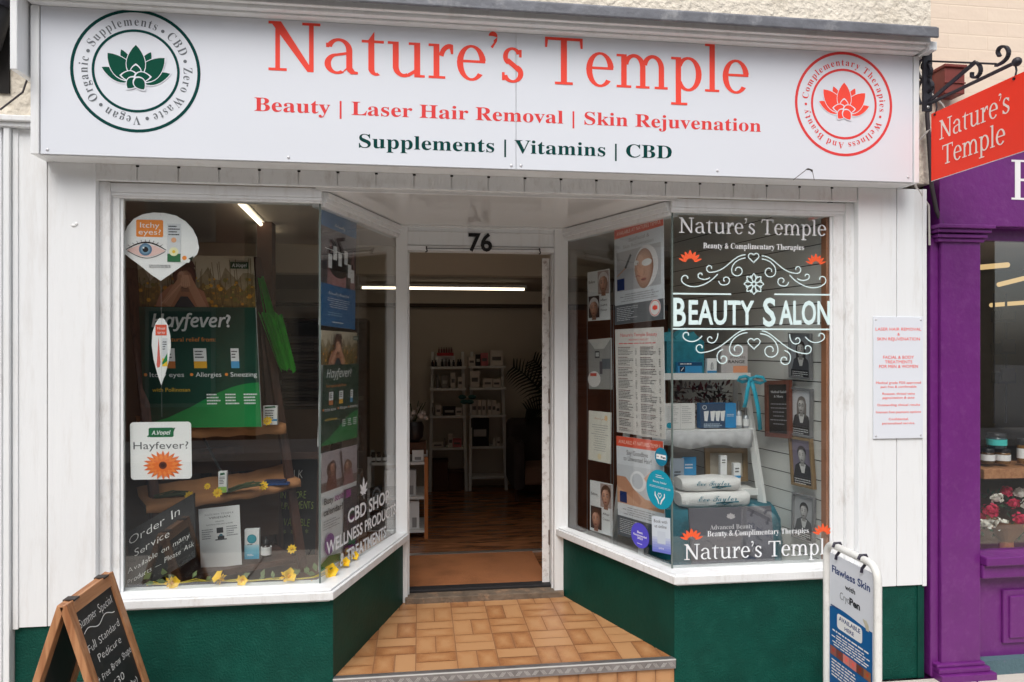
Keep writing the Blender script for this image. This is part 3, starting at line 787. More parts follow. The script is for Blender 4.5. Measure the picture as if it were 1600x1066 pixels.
# number on the lintel
def numeral():
    bl = hit(732, 392, FR(.939)); xv = Vector((.142, 0, 0)); yv = Vector((0, 0, .105))
    m = MB(frame(bl, xv, yv)); m.W, m.H = .142, .105; m.lift = 0
    m.text('76', 0, 0, 1, BLACK, 'bold', w=1, thick=.008); return m.build('house_number')
tag(numeral(), 'black number 76 fixed to the white lintel over the doorway', 'house number')
m = MB(); z = 2.268; m.tube([(.03, .926, z), (.72, .922, z + .004)], .0022, IRON, 6)
for x in (.035, .715): m.tube([(x, .93, z + .012), (x, .92, z - .004), (x + .004, .915, z - .018), (x - .006, .918, z - .024)], .004, IRON, 6)
tag(m.build('curtain_wire'), 'thin dark wire strung between two hooks on the lintel', 'wire')

# wall notice on the right pilaster
t = thing('wall_notice', 'small white notice with red lettering screwed to the right pilaster', 'notice', (2.39, -.006, 1.218))
m = MB(frame((2.251, -.0145, 1.221), (.272, 0, 0), (0, 0, .614))); m.W, m.H = .272, .614; m.box(0, 0, -.005, 1, 1, 0, PANEL); m.build('board', t, bevel=.002)
m = MB(frame((2.251, -.0148, 1.221), (.272, 0, 0), (0, 0, .614))); m.W, m.H = .272, .614
for s_, y, h, w in (('LASER HAIR REMOVAL', .885, .024, .92), ('&', .845, .022, .05), ('SKIN REJUVENATION', .805, .024, .86), ('FACIAL & BODY', .655, .024, .62), ('TREATMENTS', .617, .024, .55), ('FOR MEN & WOMEN', .58, .024, .78)):
    m.text(s_, .5, y, h, RED, 'sans', w=w, align='C')
for s_, y, w in (('Medical grade FDS approved', .45, .9), ('pain free & comfortable', .417, .72), ('Rosacea, thread veins', .36, .65), ('pigmentation & acne', .327, .64), ('Outstanding clinical results', .268, .86), ('Interest free payment options', .21, .9), ('Confidential,', .152, .4), ('personalised service.', .118, .66)):
    m.text(s_, .5, y, .018, RED, 'sans', w=w, align='C')
m.build_split('lettering', t, .05)
m = MB()
for x in (.05, .95):
    for z in (.025, .975): m.ball((2.251 + .272 * x, -.015, 1.221 + .614 * z), .006, scr, 5, (1, .5, 1))
m.build_split('screw', t)

# hanging sign on its iron bracket
HX = 2.452
pb = lambda px, py: hit(px, py, XP(HX))
t = thing('sign_bracket', 'black wrought iron bracket with scrolls holding the red hanging sign', 'bracket', (2.44, FY - .01, 2.9))
m = MB(); m.box(2.425, -.145, 2.83, 2.47, -.132, 3.125, IRON)
for z in (2.848, 3.107): m.ball((2.447, -.147, z), .008, STEEL, 5, (1, .6, 1))
m.build('wall_plate', t)
m = MB(); za = pb(1440, 168).z; e = pb(1585, 93)
m.tube([(HX, -.14, za), (HX, e.y, za)], .0085, IRON, 8); m.ball((HX, e.y - .012, za), .019, IRON, 8); m.build('arm', t)
m = MB(); zt = 3.075
m.tube([(HX, -.14, zt), (HX, pb(1556, 100).y, pb(1556, 100).z)], .005, IRON, 6)
m.beam((HX, -.14, za + .01), pb(1524, 97), .018, .008, IRON, up=(1, 0, 0)); m.build('brace', t)
def spir(c, r0, r1, a0, turn, n=26):
    return [(HX, c[0] + (r0 + (r1 - r0) * i / n) * math.cos(R(a0 + turn * i / n)), c[1] + (r0 + (r1 - r0) * i / n) * math.sin(R(a0 + turn * i / n))) for i in range(n + 1)]
m = MB()
def flat(path):
    for a, b in zip(path[:-1], path[1:]): m.beam(a, b, .016, .009, IRON, up=(0, (Vector(b) - Vector(a)).normalized().z, -(Vector(b) - Vector(a)).normalized().y))

def smooth(pts, k=3):
    P = [Vector(pb(*q)) for q in pts]; out = []
    for i in range(len(P) - 1):
        a, b, c, d = P[max(i - 1, 0)], P[i], P[i + 1], P[min(i + 2, len(P) - 1)]
        for j in range(k): t = j / k; out.append(.5 * ((2 * b) + (c - a) * t + (2 * a - 5 * b + 4 * c - d) * t * t + (3 * b - a - 3 * c + d) * t ** 3))
    return out + [P[-1]]
for pts in ([(1453, 82), (1443, 88), (1435, 100), (1433, 110), (1436, 119), (1444, 124), (1452, 120), (1455, 110), (1451, 101), (1444, 98), (1441, 104), (1444, 109)],
            [(1438, 163), (1434, 152), (1433, 142), (1437, 130), (1445, 124), (1454, 127), (1457, 135), (1453, 142), (1446, 143), (1443, 138)],
            [(1524, 97), (1531, 103), (1532, 113), (1526, 121), (1519, 120), (1519, 113)],
            [(1556, 103), (1566, 98), (1574, 90), (1576, 80), (1571, 73), (1563, 74), (1559, 81), (1562, 88)]): flat(smooth(pts))
m.build_split('scroll', t)
t = thing('hanging_sign', 'red hanging sign with pale name lettering below an iron bracket', 'sign', (HX, -.45, 2.48))
tl, bl = pb(1452, 180), pb(1456, 283); LH = .62
sc_ = sheet((HX - .004, bl.y, bl.z), (0, -LH, 0), (0, 0, tl.z - bl.z), None)
m = MB(); m.box(HX - .003, bl.y - LH, bl.z, HX + .003, bl.y, tl.z, pm('sign_red_gloss', (244, 62, 40), .4, var=.03, spec=.2)); m.box(HX - .0025, bl.y - LH - .002, bl.z - .002, HX + .0025, bl.y + .002, bl.z, CARD); m.build('board', t)
sc_ = MB(frame((HX - .0034, 0, 0), (0, -1, 0), (0, 0, 1)))
f2 = lambda px, py: (-pb(px, py).y, pb(px, py).z)
a, b = f2(1469, 214), f2(1579, 181); h = f2(1469, 184)[1] - a[1]; OFFW = pm('sign_cream_lettering', (240, 224, 214), .5)
sc_.name(a[0], (a[1] + b[1]) / 2, h, b[0] - a[0], OFFW, "Nature's", .06)
a, b = f2(1474, 257), f2(1572, 225); sc_.name(a[0], (a[1] + b[1]) / 2, h, b[0] - a[0], OFFW, 'Temple', .06); sc_.build_split('lettering', t, .05)
m = MB()
for y in (bl.y - .025, bl.y - .48):
    m.tube([(HX, y, tl.z - .008), (HX, y - .008, tl.z + .02), (HX, y, za - .0)], .004, IRON, 6); m.tube([(HX - .008, y, tl.z - .012), (HX + .008, y, tl.z - .012)], .006, BLACK, 6)
m.build_split('hook', t)
# junction box and cables on the wall beside the fascia
m = MB(); c = hit(1485, 128, FR(-.03)); s_ = pm('red_junction_box', (120, 52, 44), .5, var=.2, vscale=20)
m.box(c.x - .055, -.06, c.z - .07, c.x + .055, .03, c.z + .06, s_); m.box(c.x - .062, -.07, c.z + .06, c.x + .062, .03, c.z + .075, s_); m.box(c.x - .058, -.066, c.z - .02, c.x + .058, -.06, c.z - .012, s_)
tag(m.build('junction_box', bevel=.005), 'dull red junction box on the wall behind the iron bracket', 'junction box')
cab = pm('grey_cable', (186, 182, 176), .6); cab2 = pm('dark_cable', (60, 54, 58), .6)
m = MB(); m.tube([(2.5, -.01, 3.08), (2.53, -.03, 2.98), (2.60, -.05, 2.90), (2.66, -.03, 2.83), (2.55, -.02, 2.78), (2.5, .0, 2.72), (2.49, .0, 2.5), (2.56, -.005, 2.4), (2.565, -.005, 2.2)], .006, cab, 6)
tag(m.build('cable'), 'pale cable looping below the red junction box down to the pilaster', 'cable')
m = MB(); m.tube([(2.58, -.01, 3.0), (2.54, -.02, 2.86), (2.56, -.01, 2.7), (2.575, -.008, 2.5), (2.60, -.008, 2.38), (2.63, -.01, 2.31)], .011, cab2, 6)
tag(m.build('cable'), 'thick dark cable running down beside the purple fascia', 'cable')

# chalk A-board at left
AX, AY0, AY1, AZT = -1.262, -.60, -.215, .765
t = thing('pavement_chalkboard', 'wooden A-frame chalkboard with white handwriting at the left of the shop front', 'chalkboard', (AX, -.4, 0))
def aleaf(sgn, name):
    top = Vector((AX + sgn * .012, AY0, AZT)); dn = Vector((sgn * .235, 0, -AZT)); 
    yv = -dn; bl = Vector((top.x + dn.x, AY0 if sgn > 0 else AY1, 0)); xv = Vector((0, (AY1 - AY0) * (1 if sgn > 0 else -1), 0))
    F = frame(bl, xv, yv); W, H = abs(xv.y), yv.length
    b = .115; bh = .06
    m = MB(F); m.box(b, bh, -.012, 1 - b, 1 - bh, -.004, CHALK); brd = m.build('board', t)
    m = MB(F); wz = OAKZ
    m.box(0, 0, -.022, b, 1, .004, wz); m.box(1 - b, 0, -.022, 1, 1, .004, wz); m.box(b, 1 - bh, -.022, 1 - b, 1, .0035, OAK); m.box(b, .1, -.022, 1 - b, .1 + bh, .0035, OAK)
    m.build('board_frame', t, bevel=.003)
    return F, W, H
F, W, H = aleaf(1, 'board'); aleaf(-1, 'board')
m = MB(F); m.W, m.H = W, H; m.lift = -.0036
for k, (s_, x, y, w, h) in enumerate([('Summer Special', .13, .865, .70, .038), ('Full Standard', .14, .745, .68, .036), ('Pedicure', .25, .675, .5, .034), ('+ Free Brow Shape', .125, .595, .74, .034), ('£30', .34, .525, .25, .034), ('(normally)', .3, .455, .5, .03)]):
    m.hand(s_, x, y, h, CHALKW, w, seed=k + 3)
m.stroke([(.14 + i * .032, .835 + .012 * math.sin(i * .55)) for i in range(21)], .008, CHALKW)
m.build_split('handwriting', t, .12)
m = MB()
for y in (AY0 + .07, AY1 - .07): m.box(AX - .02, y - .02, AZT - .004, AX + .02, y + .02, AZT + .003, pm('dark_hinge', (58, 48, 44), .5, metal=.5))
m.tube([(AX + .11, -.4, .4), (AX - .11, -.4, .4)], .003, STEEL, 6); m.build_split('hinge', t)

# swinging pavement sign at right
SX, SYF, SYN, SZT = 1.905, -.17, -.545, .76
t = thing('swing_sign', 'white tubular pavement sign with blue and white hanging panel in front of the right window', 'sign', (SX, -.36, 0))
r_ = .06; P = []
P.append((SX, SYF, .03)); P.append((SX, SYF, SZT - r_))
for i in range(1, 7): a = R(i * 15); P.append((SX, SYF - r_ + r_ * math.cos(a), SZT - r_ + r_ * math.sin(a)))
for i in range(0, 7): a = R(90 + i * 15); P.append((SX, SYN + r_ + r_ * math.cos(a), SZT - r_ + r_ * math.sin(a)))
P.append((SX, SYN, .03))
m = MB(); m.tube(P, .0165, pm('white_tube_enamel', (226, 226, 222), .3, dirt=(150, 140, 130), dscale=20, damt=.3), 12); m.build('frame', t)
m = MB(); m.box(SX - .2, SYN - .03, .0, SX + .2, SYF + .03, .045, pm('grey_base', (110, 112, 114), .6)); m.build('base', t, bevel=.01)
y0, y1, z0, z1 = SYN + .032, SYF - .028, .09, SZT - .04
m = MB(); m.box(SX - .002, y0, z0, SX + .002, y1, z1, PANEL); m.build('panel', t)
s = MB(frame((SX - .0022, y1, z0), (0, -(y1 - y0), 0), (0, 0, z1 - z0))); s.W, s.H = y1 - y0, z1 - z0
BLUE = pr(14, 92, 152); NAVY = pr(40, 62, 116); DK = pr(40, 42, 48)
cv = [(i / 16, .60 + .035 * math.sin(math.pi * (i / 16) ** .8) * (1 - i / 16) - .0 * i) for i in range(17)]
s.poly([(0, 0), (1, 0)] + [(x, y) for x, y in reversed(cv)], BLUE)
s.text('Flawless Skin', .06, .865, .052, NAVY, 'bold', w=.89); s.text('with', .38, .79, .036, DK, 'bold', w=.24)
s.text('Cryo', .26, .70, .05, pr(90, 92, 96), 'light', w=.23); s.text('Pen', .49, .70, .05, DK, 'heavy', w=.24)
s.rrect(.19, .475, .78, .585, .05, CARD); s.text('AVAILABLE', .485, .54, .03, NAVY, 'bold', w=.5, align='C'); s.text('HERE', .485, .492, .026, NAVY, 'bold', w=.22, align='C')
s.lines(.03, .605, .25, .63, 1, NAVY, 3)
for k in range(3): s.stroke([(.80 + .03 * k, .655), (.85 + .03 * k, .625), (.88 + .02 * k, .59)], .03, pr(196, 190, 170), True)
s.lines(.08, .43, .92, .455, 1, CARD, 4, ragged=False); s.lines(.05, .33, .95, .425, 5, CARD, 5, centre=True)
for k, c in enumerate([(150, 90, 80), (120, 70, 62), (214, 130, 120), (206, 120, 112), (110, 64, 50), (150, 96, 66)]): s.rect(.02 + .16 * k, .255, .175 + .16 * k, .32, pr(*c)); s.ell(.1 + .16 * k, .29, .03, pr(min(255, c[0] + 30), c[1] - 20, c[2] - 20))
s.lines(.06, .1, .94, .235, 6, CARD, 6); s.build('printing', t)
m = MB()
for y in (SYF - .085, SYN + .1):
    m.tube([(SX - .022, y, SZT + .0), (SX - .014, y, SZT + .018), (SX + .014, y, SZT + .018), (SX + .022, y, SZT), (SX + .008, y, SZT - .026), (SX - .004, y, SZT - .04), (SX - .008, y, SZT - .058)], .0065, pm('clip_black', (40, 36, 52), .4), 8)
m.build_split('clip', t)
# ================================================================ neighbours
nb = thing('neighbouring_house', 'cream rough rendered house front with white boarding left of the shop', 'building', (-2.4, .3, 0))
m = MB(); m.box(-4.5, .03, 2.66, -1.64, .3, 6.5, STUCCO); m.build('upper_wall', nb)
m = MB(); m.box(-4.5, -.002, 0, -1.762, .1, 2.62, WHITE); m.box(-1.762, -.03, 0, -1.738, .1, 2.62, WHITE); m.box(-1.80, -.018, 0, -1.775, .0, 2.62, WHITE); m.build('boarding', nb, bevel=.003)
m = MB(); m.box(-4.5, -.04, 2.62, -1.60, .05, 2.64, WHITE); m.box(-4.5, -.055, 2.64, -1.605, .05, 2.665, WHITE_WORN); m.build('ledge', nb, bevel=.004)
m = MB(); m.box(-4.5, .02, 2.78, -1.765, .035, 6, DARKGAP); m.build('window_recess', nb)
m = MB(); x, z = -1.765, 3.03
m.tube([(x - .1, -.02, 3.6), (x - .02, -.03, 3.2), (x - .02, -.03, 3.1), (x - .05, -.03, 2.98), (x - .2, -.0, 2.9)], .05, pm('black_downpipe_paint', (34, 34, 38), .5), 12); m.tube([(x - .02, -.03, 3.12), (x - .02, -.03, 3.18)], .062, IRON, 12)
tag(m.build('drainpipe'), 'black drainpipe at the top left against the cream render', 'drainpipe')
m = MB(); m.tube([(-1.66, .005, 2.95), (-1.675, .0, 2.86), (-1.70, .0, 2.78), (-1.79, .0, 2.70)], .004, cab2, 6); tag(m.build('wire'), 'thin dark wire hanging down the cream render beside the fascia', 'wire')

pu = thing('purple_shop', 'purple painted shop front with panelled base right of the white shop', 'shop', (3.6, .3, 0))
PBRICK = bpy.data.materials.new('painted_brick'); PBRICK.use_nodes = True
n_ = PBRICK.node_tree; b_ = n_.nodes['Principled BSDF']; b_.inputs['Roughness'].default_value = .75
ge = n_.nodes.new('ShaderNodeNewGeometry'); sp = n_.nodes.new('ShaderNodeSeparateXYZ'); cb = n_.nodes.new('ShaderNodeCombineXYZ'); n_.links.new(ge.outputs['Position'], sp.inputs[0]); n_.links.new(sp.outputs[0], cb.inputs[0]); n_.links.new(sp.outputs[2], cb.inputs[1])
bt = n_.nodes.new('ShaderNodeTexBrick'); bt.inputs['Scale'].default_value = 1; bt.inputs['Brick Width'].default_value = .225; bt.inputs['Row Height'].default_value = .075; bt.inputs['Mortar Size'].default_value = .005; bt.inputs['Mortar Smooth'].default_value = .7
bt.inputs['Color1'].default_value = lin((232, 214, 194)); bt.inputs['Color2'].default_value = lin((230, 211, 191)); bt.inputs['Mortar'].default_value = lin((229, 210, 189))
n_.links.new(cb.outputs[0], bt.inputs['Vector']); n_.links.new(bt.outputs[0], b_.inputs['Base Color'])
no = n_.nodes.new('ShaderNodeTexNoise'); no.inputs['Scale'].default_value = 18; n_.links.new(ge.outputs['Position'], no.inputs['Vector'])
mm = n_.nodes.new('ShaderNodeMath'); mm.operation = 'MULTIPLY_ADD'; mm.inputs[1].default_value = -.3; n_.links.new(bt.outputs['Fac'], mm.inputs[0]); n_.links.new(no.outputs[0], mm.inputs[2])
bp = n_.nodes.new('ShaderNodeBump'); bp.inputs['Strength'].default_value = .3; bp.inputs['Distance'].default_value = .008; n_.links.new(mm.outputs[0], bp.inputs['Height']); n_.links.new(bp.outputs[0], b_.inputs['Normal'])
m = MB(); m.box(2.60, .035, 2.72, 7, .3, 6.5, PBRICK); m.build('upper_wall', pu)
m = MB(); m.box(2.61, -.02, 2.30, 7, .1, 2.76, PURPLE); m.box(2.60, -.06, 2.76, 7, .034, 2.79, PURPLE); m.build('fascia', pu, bevel=.004)
s = MB(frame((0, -.021, 0), (1, 0, 0), (0, 0, 1))); a = hit(1580, 312, FR(-.02)); 
for p in (_rc(.1, 0, .26, 1), _rc(0, 0, .74, .05), _rc(0, .95, .74, 1), _rc(.26, .47, .55, .53), _rc(.69, .8, .74, 1), _rc(.69, 0, .74, .22), _rc(.52, .38, .56, .62)): s.poly([(a.x + u * .2, a.z + v * .205) for u, v in p], CARD)
s.build('lettering', pu)
m = MB(); m.box(2.575, .0, 0, 2.62, .1, 2.24, PURPLE); m.box(2.62, -.02, .07, 2.84, .1, 2.22, PURPLE); m.build('pilaster', pu, bevel=.006)
m = MB()
for k, (z, o) in enumerate(((2.215, .012), (2.235, .022), (2.26, .034), (2.28, .046))): m.box(2.60 - o * .6, -.02 - o, z, 2.84 + o, .1, z + .019, PURPLE)
m.build('capital', pu, bevel=.004)
m = MB()
for z, zz, o in ((-.1, .035, .05), (.035, .06, .03), (.06, .078, .014)): m.box(2.585, -.02 - o, z, 2.84 + o, .1, zz, PURPLE)
m.build('pilaster_base', pu, bevel=.005)
m = MB(); m.box(2.84, -.06, .57, 7, .1, .615, PURPLE); m.box(2.84, -.035, .50, 7, .1, .57, PURPLE); m.build('sill', pu, bevel=.006)
m = MB(); m.box(2.84, .03, .06, 7, .1, .5, PURPLE); m.box(3.0, .015, .14, 3.9, .04, .42, PURPLE); m.box(3.03, .005, .17, 3.87, .03, .39, PURPLE); m.build('base_panel', pu, bevel=.006)
m = MB(); m.box(2.84, -.02, -.1, 7, .1, .075, pm('teal_worn_plinth', (78, 104, 112), .8, dirt=(150, 90, 150), dscale=7, damt=.7, bump=.3)); m.build('plinth', pu)
m = MB(); m.box(2.845, .058, .61, 4.6, .064, 2.3, GLASS); m.build('pane', pu)
m = MB(); m.box(2.84, .05, 2.24, 7, .1, 2.31, PURPLE); m.box(4.6, .0, .5, 7, .12, 2.3, PURPLE); m.build('window_head', pu)
m = MB(); m.box(2.62, .1, .3, 2.66, 2.6, 2.6, pm('olive_inner_wall', (96, 84, 60), .8)); m.box(2.62, 2.6, .3, 6, 2.66, 2.6, pm('olive_rear_wall', (104, 92, 58), .8)); m.box(6, .1, .3, 6.05, 2.6, 2.6, DARKW); m.build('inner_wall', pu)
m = MB(); m.box(2.62, .105, 2.4, 6, 2.62, 2.45, CREAMW); m.build('inner_ceiling', pu); m = MB(); m.box(2.62, .1, .3, 6, 2.62, .34, DARKW); m.box(2.62, .1, 2.62, 6.2, 2.8, 2.75, DARKW); m.build('inner_floor', pu)
for k, (a, b, lab) in enumerate((((1530, 418), (1575, 414), 'upper strip light in the purple shop ceiling'), ((1560, 445), (1640, 425), 'middle strip light in the purple shop ceiling'), ((1548, 477), (1640, 470), 'lower strip light in the purple shop ceiling'))):
    p, q = hit(*a, FR(.6 + .5 * k)), hit(*b, FR(.6 + .5 * k)); m = MB(); m.tube([p, q], .016, emit('shop_tube_%d' % k, (255, 214, 150), .5), 8); tag(m.build('strip_light'), lab, 'strip light')
# display in the purple window
pl = FR(.3)
m = MB(); a = hit(1532, 726, pl); m.box(a.x - .1, .16, a.z - .055, a.x + .6, .40, a.z - .0, OAK); tag(m.build('display_shelf', bevel=.004), 'pale wooden shelf with jars in the purple shop window', 'shelf')
for px, py, w, c, lab in ((1557, 700, 27, (30, 60, 66), 'black lidded jar with turquoise label on top of two others'), (1543, 724, 20, (84, 60, 34), 'left brown jar with white label under the stacked jar'), (1566, 724, 22, (120, 84, 40), 'right amber jar with white label under the stacked jar'), (1597, 724, 14, (120, 40, 80), 'dark pink bottle at the edge of the jar shelf')):
    p = hit(px, py, FR(.24)); k = mpp(p); r = w * k / 2; h = (23 if w > 15 else 38) * k; t = thing('jar' if w > 15 else 'bottle', lab, 'jar' if w > 15 else 'bottle', p)
    m = MB(); m.lathe(p, [(r * .9, 0), (r, .006), (r, h * .7), (r * .9, h * .76)], pm('jar_%d' % c[0], c, .15), 16); m.build('body', t)
    m = MB(); m.lathe(p, [(r * 1.03, h * .22), (r * 1.03, h * .62)], pr(70, 196, 190) if py < 705 else CARD, 16); m.build('label_band', t)
    m = MB(); m.lathe(p, [(r * .95, h * .76), (r * .95, h), (r * .9, h * 1.02)], BLACK, 16); m.build('lid', t)
p = hit(1572, 862, FR(.3)); t = thing('bouquet', 'bouquet of white and pink roses in brown paper in the purple shop window', 'bouquet', p)
r = random.Random(4); m = MB(); rim = []
for i in range(24): a = 2 * math.pi * i / 24; rim.append((math.cos(a), math.sin(a), r.uniform(.85, 1.2)))
vs = [(p.x + .04 * c, p.y + .04 * s_, p.z) for c, s_, k in rim] + [(p.x + .035 * c, p.y + .035 * s_, p.z + .06) for c, s_, k in rim] + [(p.x + .13 * c * k, p.y + .09 * s_ * k, p.z + .16 * k) for c, s_, k in rim]
m.add(vs, [(i + 24 * j, (i + 1) % 24 + 24 * j, (i + 1) % 24 + 24 * j + 24, i + 24 * j + 24) for j in range(2) for i in range(24)], PAPER); m.build('wrapping', t)
def rose(c, rad, mat, seed):
    r = random.Random(seed); m = MB(); m.ball(c, rad * .62, mat, 6)
    for i in range(46):
        th = math.acos(r.uniform(-.35, 1)); a = r.uniform(0, 6.283); d = Vector((math.sin(th) * math.cos(a), -abs(math.cos(th)) if r.random() < .6 else math.sin(th) * math.sin(a), math.cos(th) * r.choice((1, 1, -.6)))).normalized()
        e = d.cross(Vector((r.uniform(-1, 1), r.uniform(-1, 1), r.uniform(-1, 1)))).normalized(); f = d.cross(e); k = rad * r.uniform(.28, .46); o = Vector(c) + d * rad * r.uniform(.55, .85)
        m.add([o - e * k * .7, o + f * k * .3 + d * k * .35 - e * k * .4, o + f * k * .55 + d * k * .6, o + f * k * .3 + d * k * .35 + e * k * .4, o + e * k * .7, o - f * k * .3], [(0, 1, 2, 3, 4, 5)], mat, True)
    return m
rp, rw = pm('pink_petal', (214, 40, 84), .7), pm('white_petal', (236, 232, 220), .7)
for k, (px, py, w, mt) in enumerate(((1548, 797, 17, rp), (1540, 818, 14, rw), (1562, 820, 18, rw), (1556, 778, 14, rw), (1582, 786, 14, rp), (1592, 770, 15, rw), (1594, 812, 16, rp), (1572, 768, 13, rp), (1533, 806, 10, rp), (1605, 790, 14, rw))):
    c = hit(px, py, FR(.24 + .02 * (k % 3))); rose(c, w * mpp(c) * .75, mt, k).build('rose', t)
m = MB()
for i in range(60):
    c = hit(r.uniform(1532, 1612), r.uniform(770, 838), FR(r.uniform(.27, .36))); a = r.uniform(0, 6.28); d = Vector((math.cos(a), r.uniform(-.6, 0), math.sin(a))).normalized() * .035; e = Vector((-d.z, 0, d.x)) * .3
    m.add([c, c + d * .5 + e, c + d, c + d * .5 - e], [(0, 1, 2, 3)], pm('leaf_green', (44, 78, 44), .6))
m.build('foliage', t)
t = thing('display_rack', 'dark wire rack hung with small goods deep in the purple shop', 'rack', hit(1563, 560, FR(1.4)))
m = MB(); a = hit(1553, 480, FR(1.4)); b = hit(1572, 640, FR(1.4))
for x in (a.x, b.x): m.tube([(x, 1.4, a.z + .1), (x, 1.4, b.z - .1)], .008, IRON, 6)
m.build('upright', t)
for py in (495, 545, 590):
    c = hit(1562, py, FR(1.4)); m = MB(); m.box(c.x - .07, 1.33, c.z - .04, c.x + .07, 1.4, c.z + .04, BLACK); m.box(c.x - .05, 1.32, c.z - .02, c.x + .05, 1.34, c.z + .07, pm('dim_goods', (70, 64, 58), .6)); m.build('tray', t)
# ================================================================ left window
ORD = ['first', 'second', 'third', 'fourth', 'fifth', 'sixth', 'seventh', 'eighth', 'ninth']
SKIN, HAIR, MEADOW, PGREEN, BGREEN, ORNG, YELW = pr(196, 142, 112), pr(74, 44, 34), pr(150, 124, 70), pr(16, 62, 48), pr(24, 128, 66), pr(236, 140, 58), pr(240, 196, 60)
INK, SOFT, TURQ, SKYB = pr(50, 52, 56), pr(150, 150, 154), pr(20, 150, 176), pr(60, 150, 204)
def ink2(name, c, c2, sc, amt):
    return pm(name, c, .55, var=.25, vscale=sc * .7, dirt=c2, dscale=sc, damt=amt, spec=.3)
FIELD = ink2('printed_meadow', (128, 104, 58), (206, 146, 52), 55, .9); FIELD2 = ink2('printed_hedge', (150, 134, 104), (96, 84, 60), 34, .9)
def mixc(a, b, t): return tuple(int(a[i] + (b[i] - a[i]) * t) for i in range(3))
def face(s, cx, cy, rx, ry, skin, hair, long=False, fringe=True, glasses=False, eyes=True, tilt=0, dark=.55):
    """a printed face: soft light from one side built up in tones, then hair, brows, eyes, nose and mouth"""
    sh = mixc(skin, (60, 36, 30) if skin[0] - skin[2] > 25 else (60, 58, 58), dark); hr = pr(*hair); hl = pr(*mixc(hair, (200, 180, 160), .18))
    if long: s.poly([(cx - rx * 1.25, cy - ry * 1.5), (cx - rx * 1.3, cy + ry * .2), (cx - rx * .8, cy + ry * 1.05), (cx + rx * .8, cy + ry * 1.05), (cx + rx * 1.3, cy + ry * .2), (cx + rx * 1.3, cy - ry * 1.5), (cx + rx * .6, cy - ry * .7), (cx - rx * .6, cy - ry * .7)], hr)
    if fringe: s.ell(cx, cy + ry * .38, rx * 1.16, hr, ry=ry * .84)
    if eyes: s.poly([(cx - rx * .45, cy - ry * .6), (cx + rx * .45, cy - ry * .6), (cx + rx * .5, cy - ry * 1.3), (cx - rx * .5, cy - ry * 1.3)], pr(*mixc(skin, sh, .7)))
    def egg(k, dx, dy, c): s.poly([(cx + dx * rx + k * rx * math.cos(R(a)) * (1 - .16 * max(0, -math.sin(R(a)))), cy + dy * ry + k * ry * math.sin(R(a))) for a in range(0, 360, 15)], pr(*c))
    for i in range(7): t = i / 6; egg(1 - .09 * i, -.05 * i, .035 * i, mixc(sh, skin, t ** .7))
    egg(.30, -.38, .42, mixc(skin, (255, 240, 230), .18))
    if fringe:
        s.poly([(cx - rx * 1.06, cy + ry * .1), (cx - rx * 1.0, cy + ry * .75), (cx - rx * .3, cy + ry * 1.16), (cx + rx * .5, cy + ry * 1.1), (cx + rx * 1.03, cy + ry * .6), (cx + rx * 1.06, cy + ry * .05), (cx + rx * .84, cy + ry * .5), (cx + rx * .3, cy + ry * .78), (cx - rx * .5, cy + ry * .72), (cx - rx * .86, cy + ry * .45)], hr)
        for i in range(5): s.stroke([(cx - rx * (.8 - .3 * i), cy + ry * (.62 + .03 * i)), (cx - rx * (.5 - .28 * i), cy + ry * (.9 + .03 * i))], rx * .1, hl, True)
    dk = pr(*mixc(sh, (20, 14, 12), .55))
    if eyes:
        for sg in (-1, 1):
            ex = cx + sg * rx * .38 - rx * .06; ey = cy + ry * .08
            s.ell(ex, ey, rx * .19, pr(*mixc(skin, sh, .6)), ry=ry * .12); s.ell(ex, ey, rx * .13, pr(214, 208, 204), ry=ry * .06); s.ell(ex, ey, rx * .07, dk, ry=ry * .065)
            s.stroke([(ex - rx * .2, ey + ry * .17), (ex, ey + ry * .24), (ex + rx * .2, ey + ry * .18)], rx * .09, dk, True)
            if glasses: s.annulus(ex, ey, rx * .31, rx * .07, BLACK, 18)
    s.poly([(cx + rx * .0, cy + ry * .05), (cx + rx * .14, cy - ry * .26), (cx - rx * .02, cy - ry * .31)], pr(*mixc(skin, sh, .55))); s.ell(cx + rx * .0, cy - ry * .3, rx * .13, pr(*mixc(skin, sh, .4)), ry=ry * .05)
    s.ell(cx - rx * .02, cy - ry * .54, rx * .28, pr(*mixc((170, 84, 80) if skin[0] - skin[2] > 25 else (110, 104, 104), sh, .2)), ry=ry * .075); s.stroke([(cx - rx * .3, cy - ry * .53), (cx, cy - ry * .56), (cx + rx * .26, cy - ry * .53)], rx * .05, dk, True)
def blooms(s, x0, y0, x1, y1, n, seed, cols):
    r = random.Random(seed)
    for i in range(n): s.ell(r.uniform(x0, x1), r.uniform(y0, y1), r.uniform(.006, .022), pr(*r.choice(cols)), n=6)
def stalks(s, x0, y0, x1, y1, n, seed, mat):
    r = random.Random(seed)
    for i in range(n):
        x = r.uniform(x0, x1); s.stroke([(x, y0), (min(x1, max(x0, x + r.uniform(-.05, .05))), r.uniform(y0 + .3 * (y1 - y0), y1))], .005, mat)
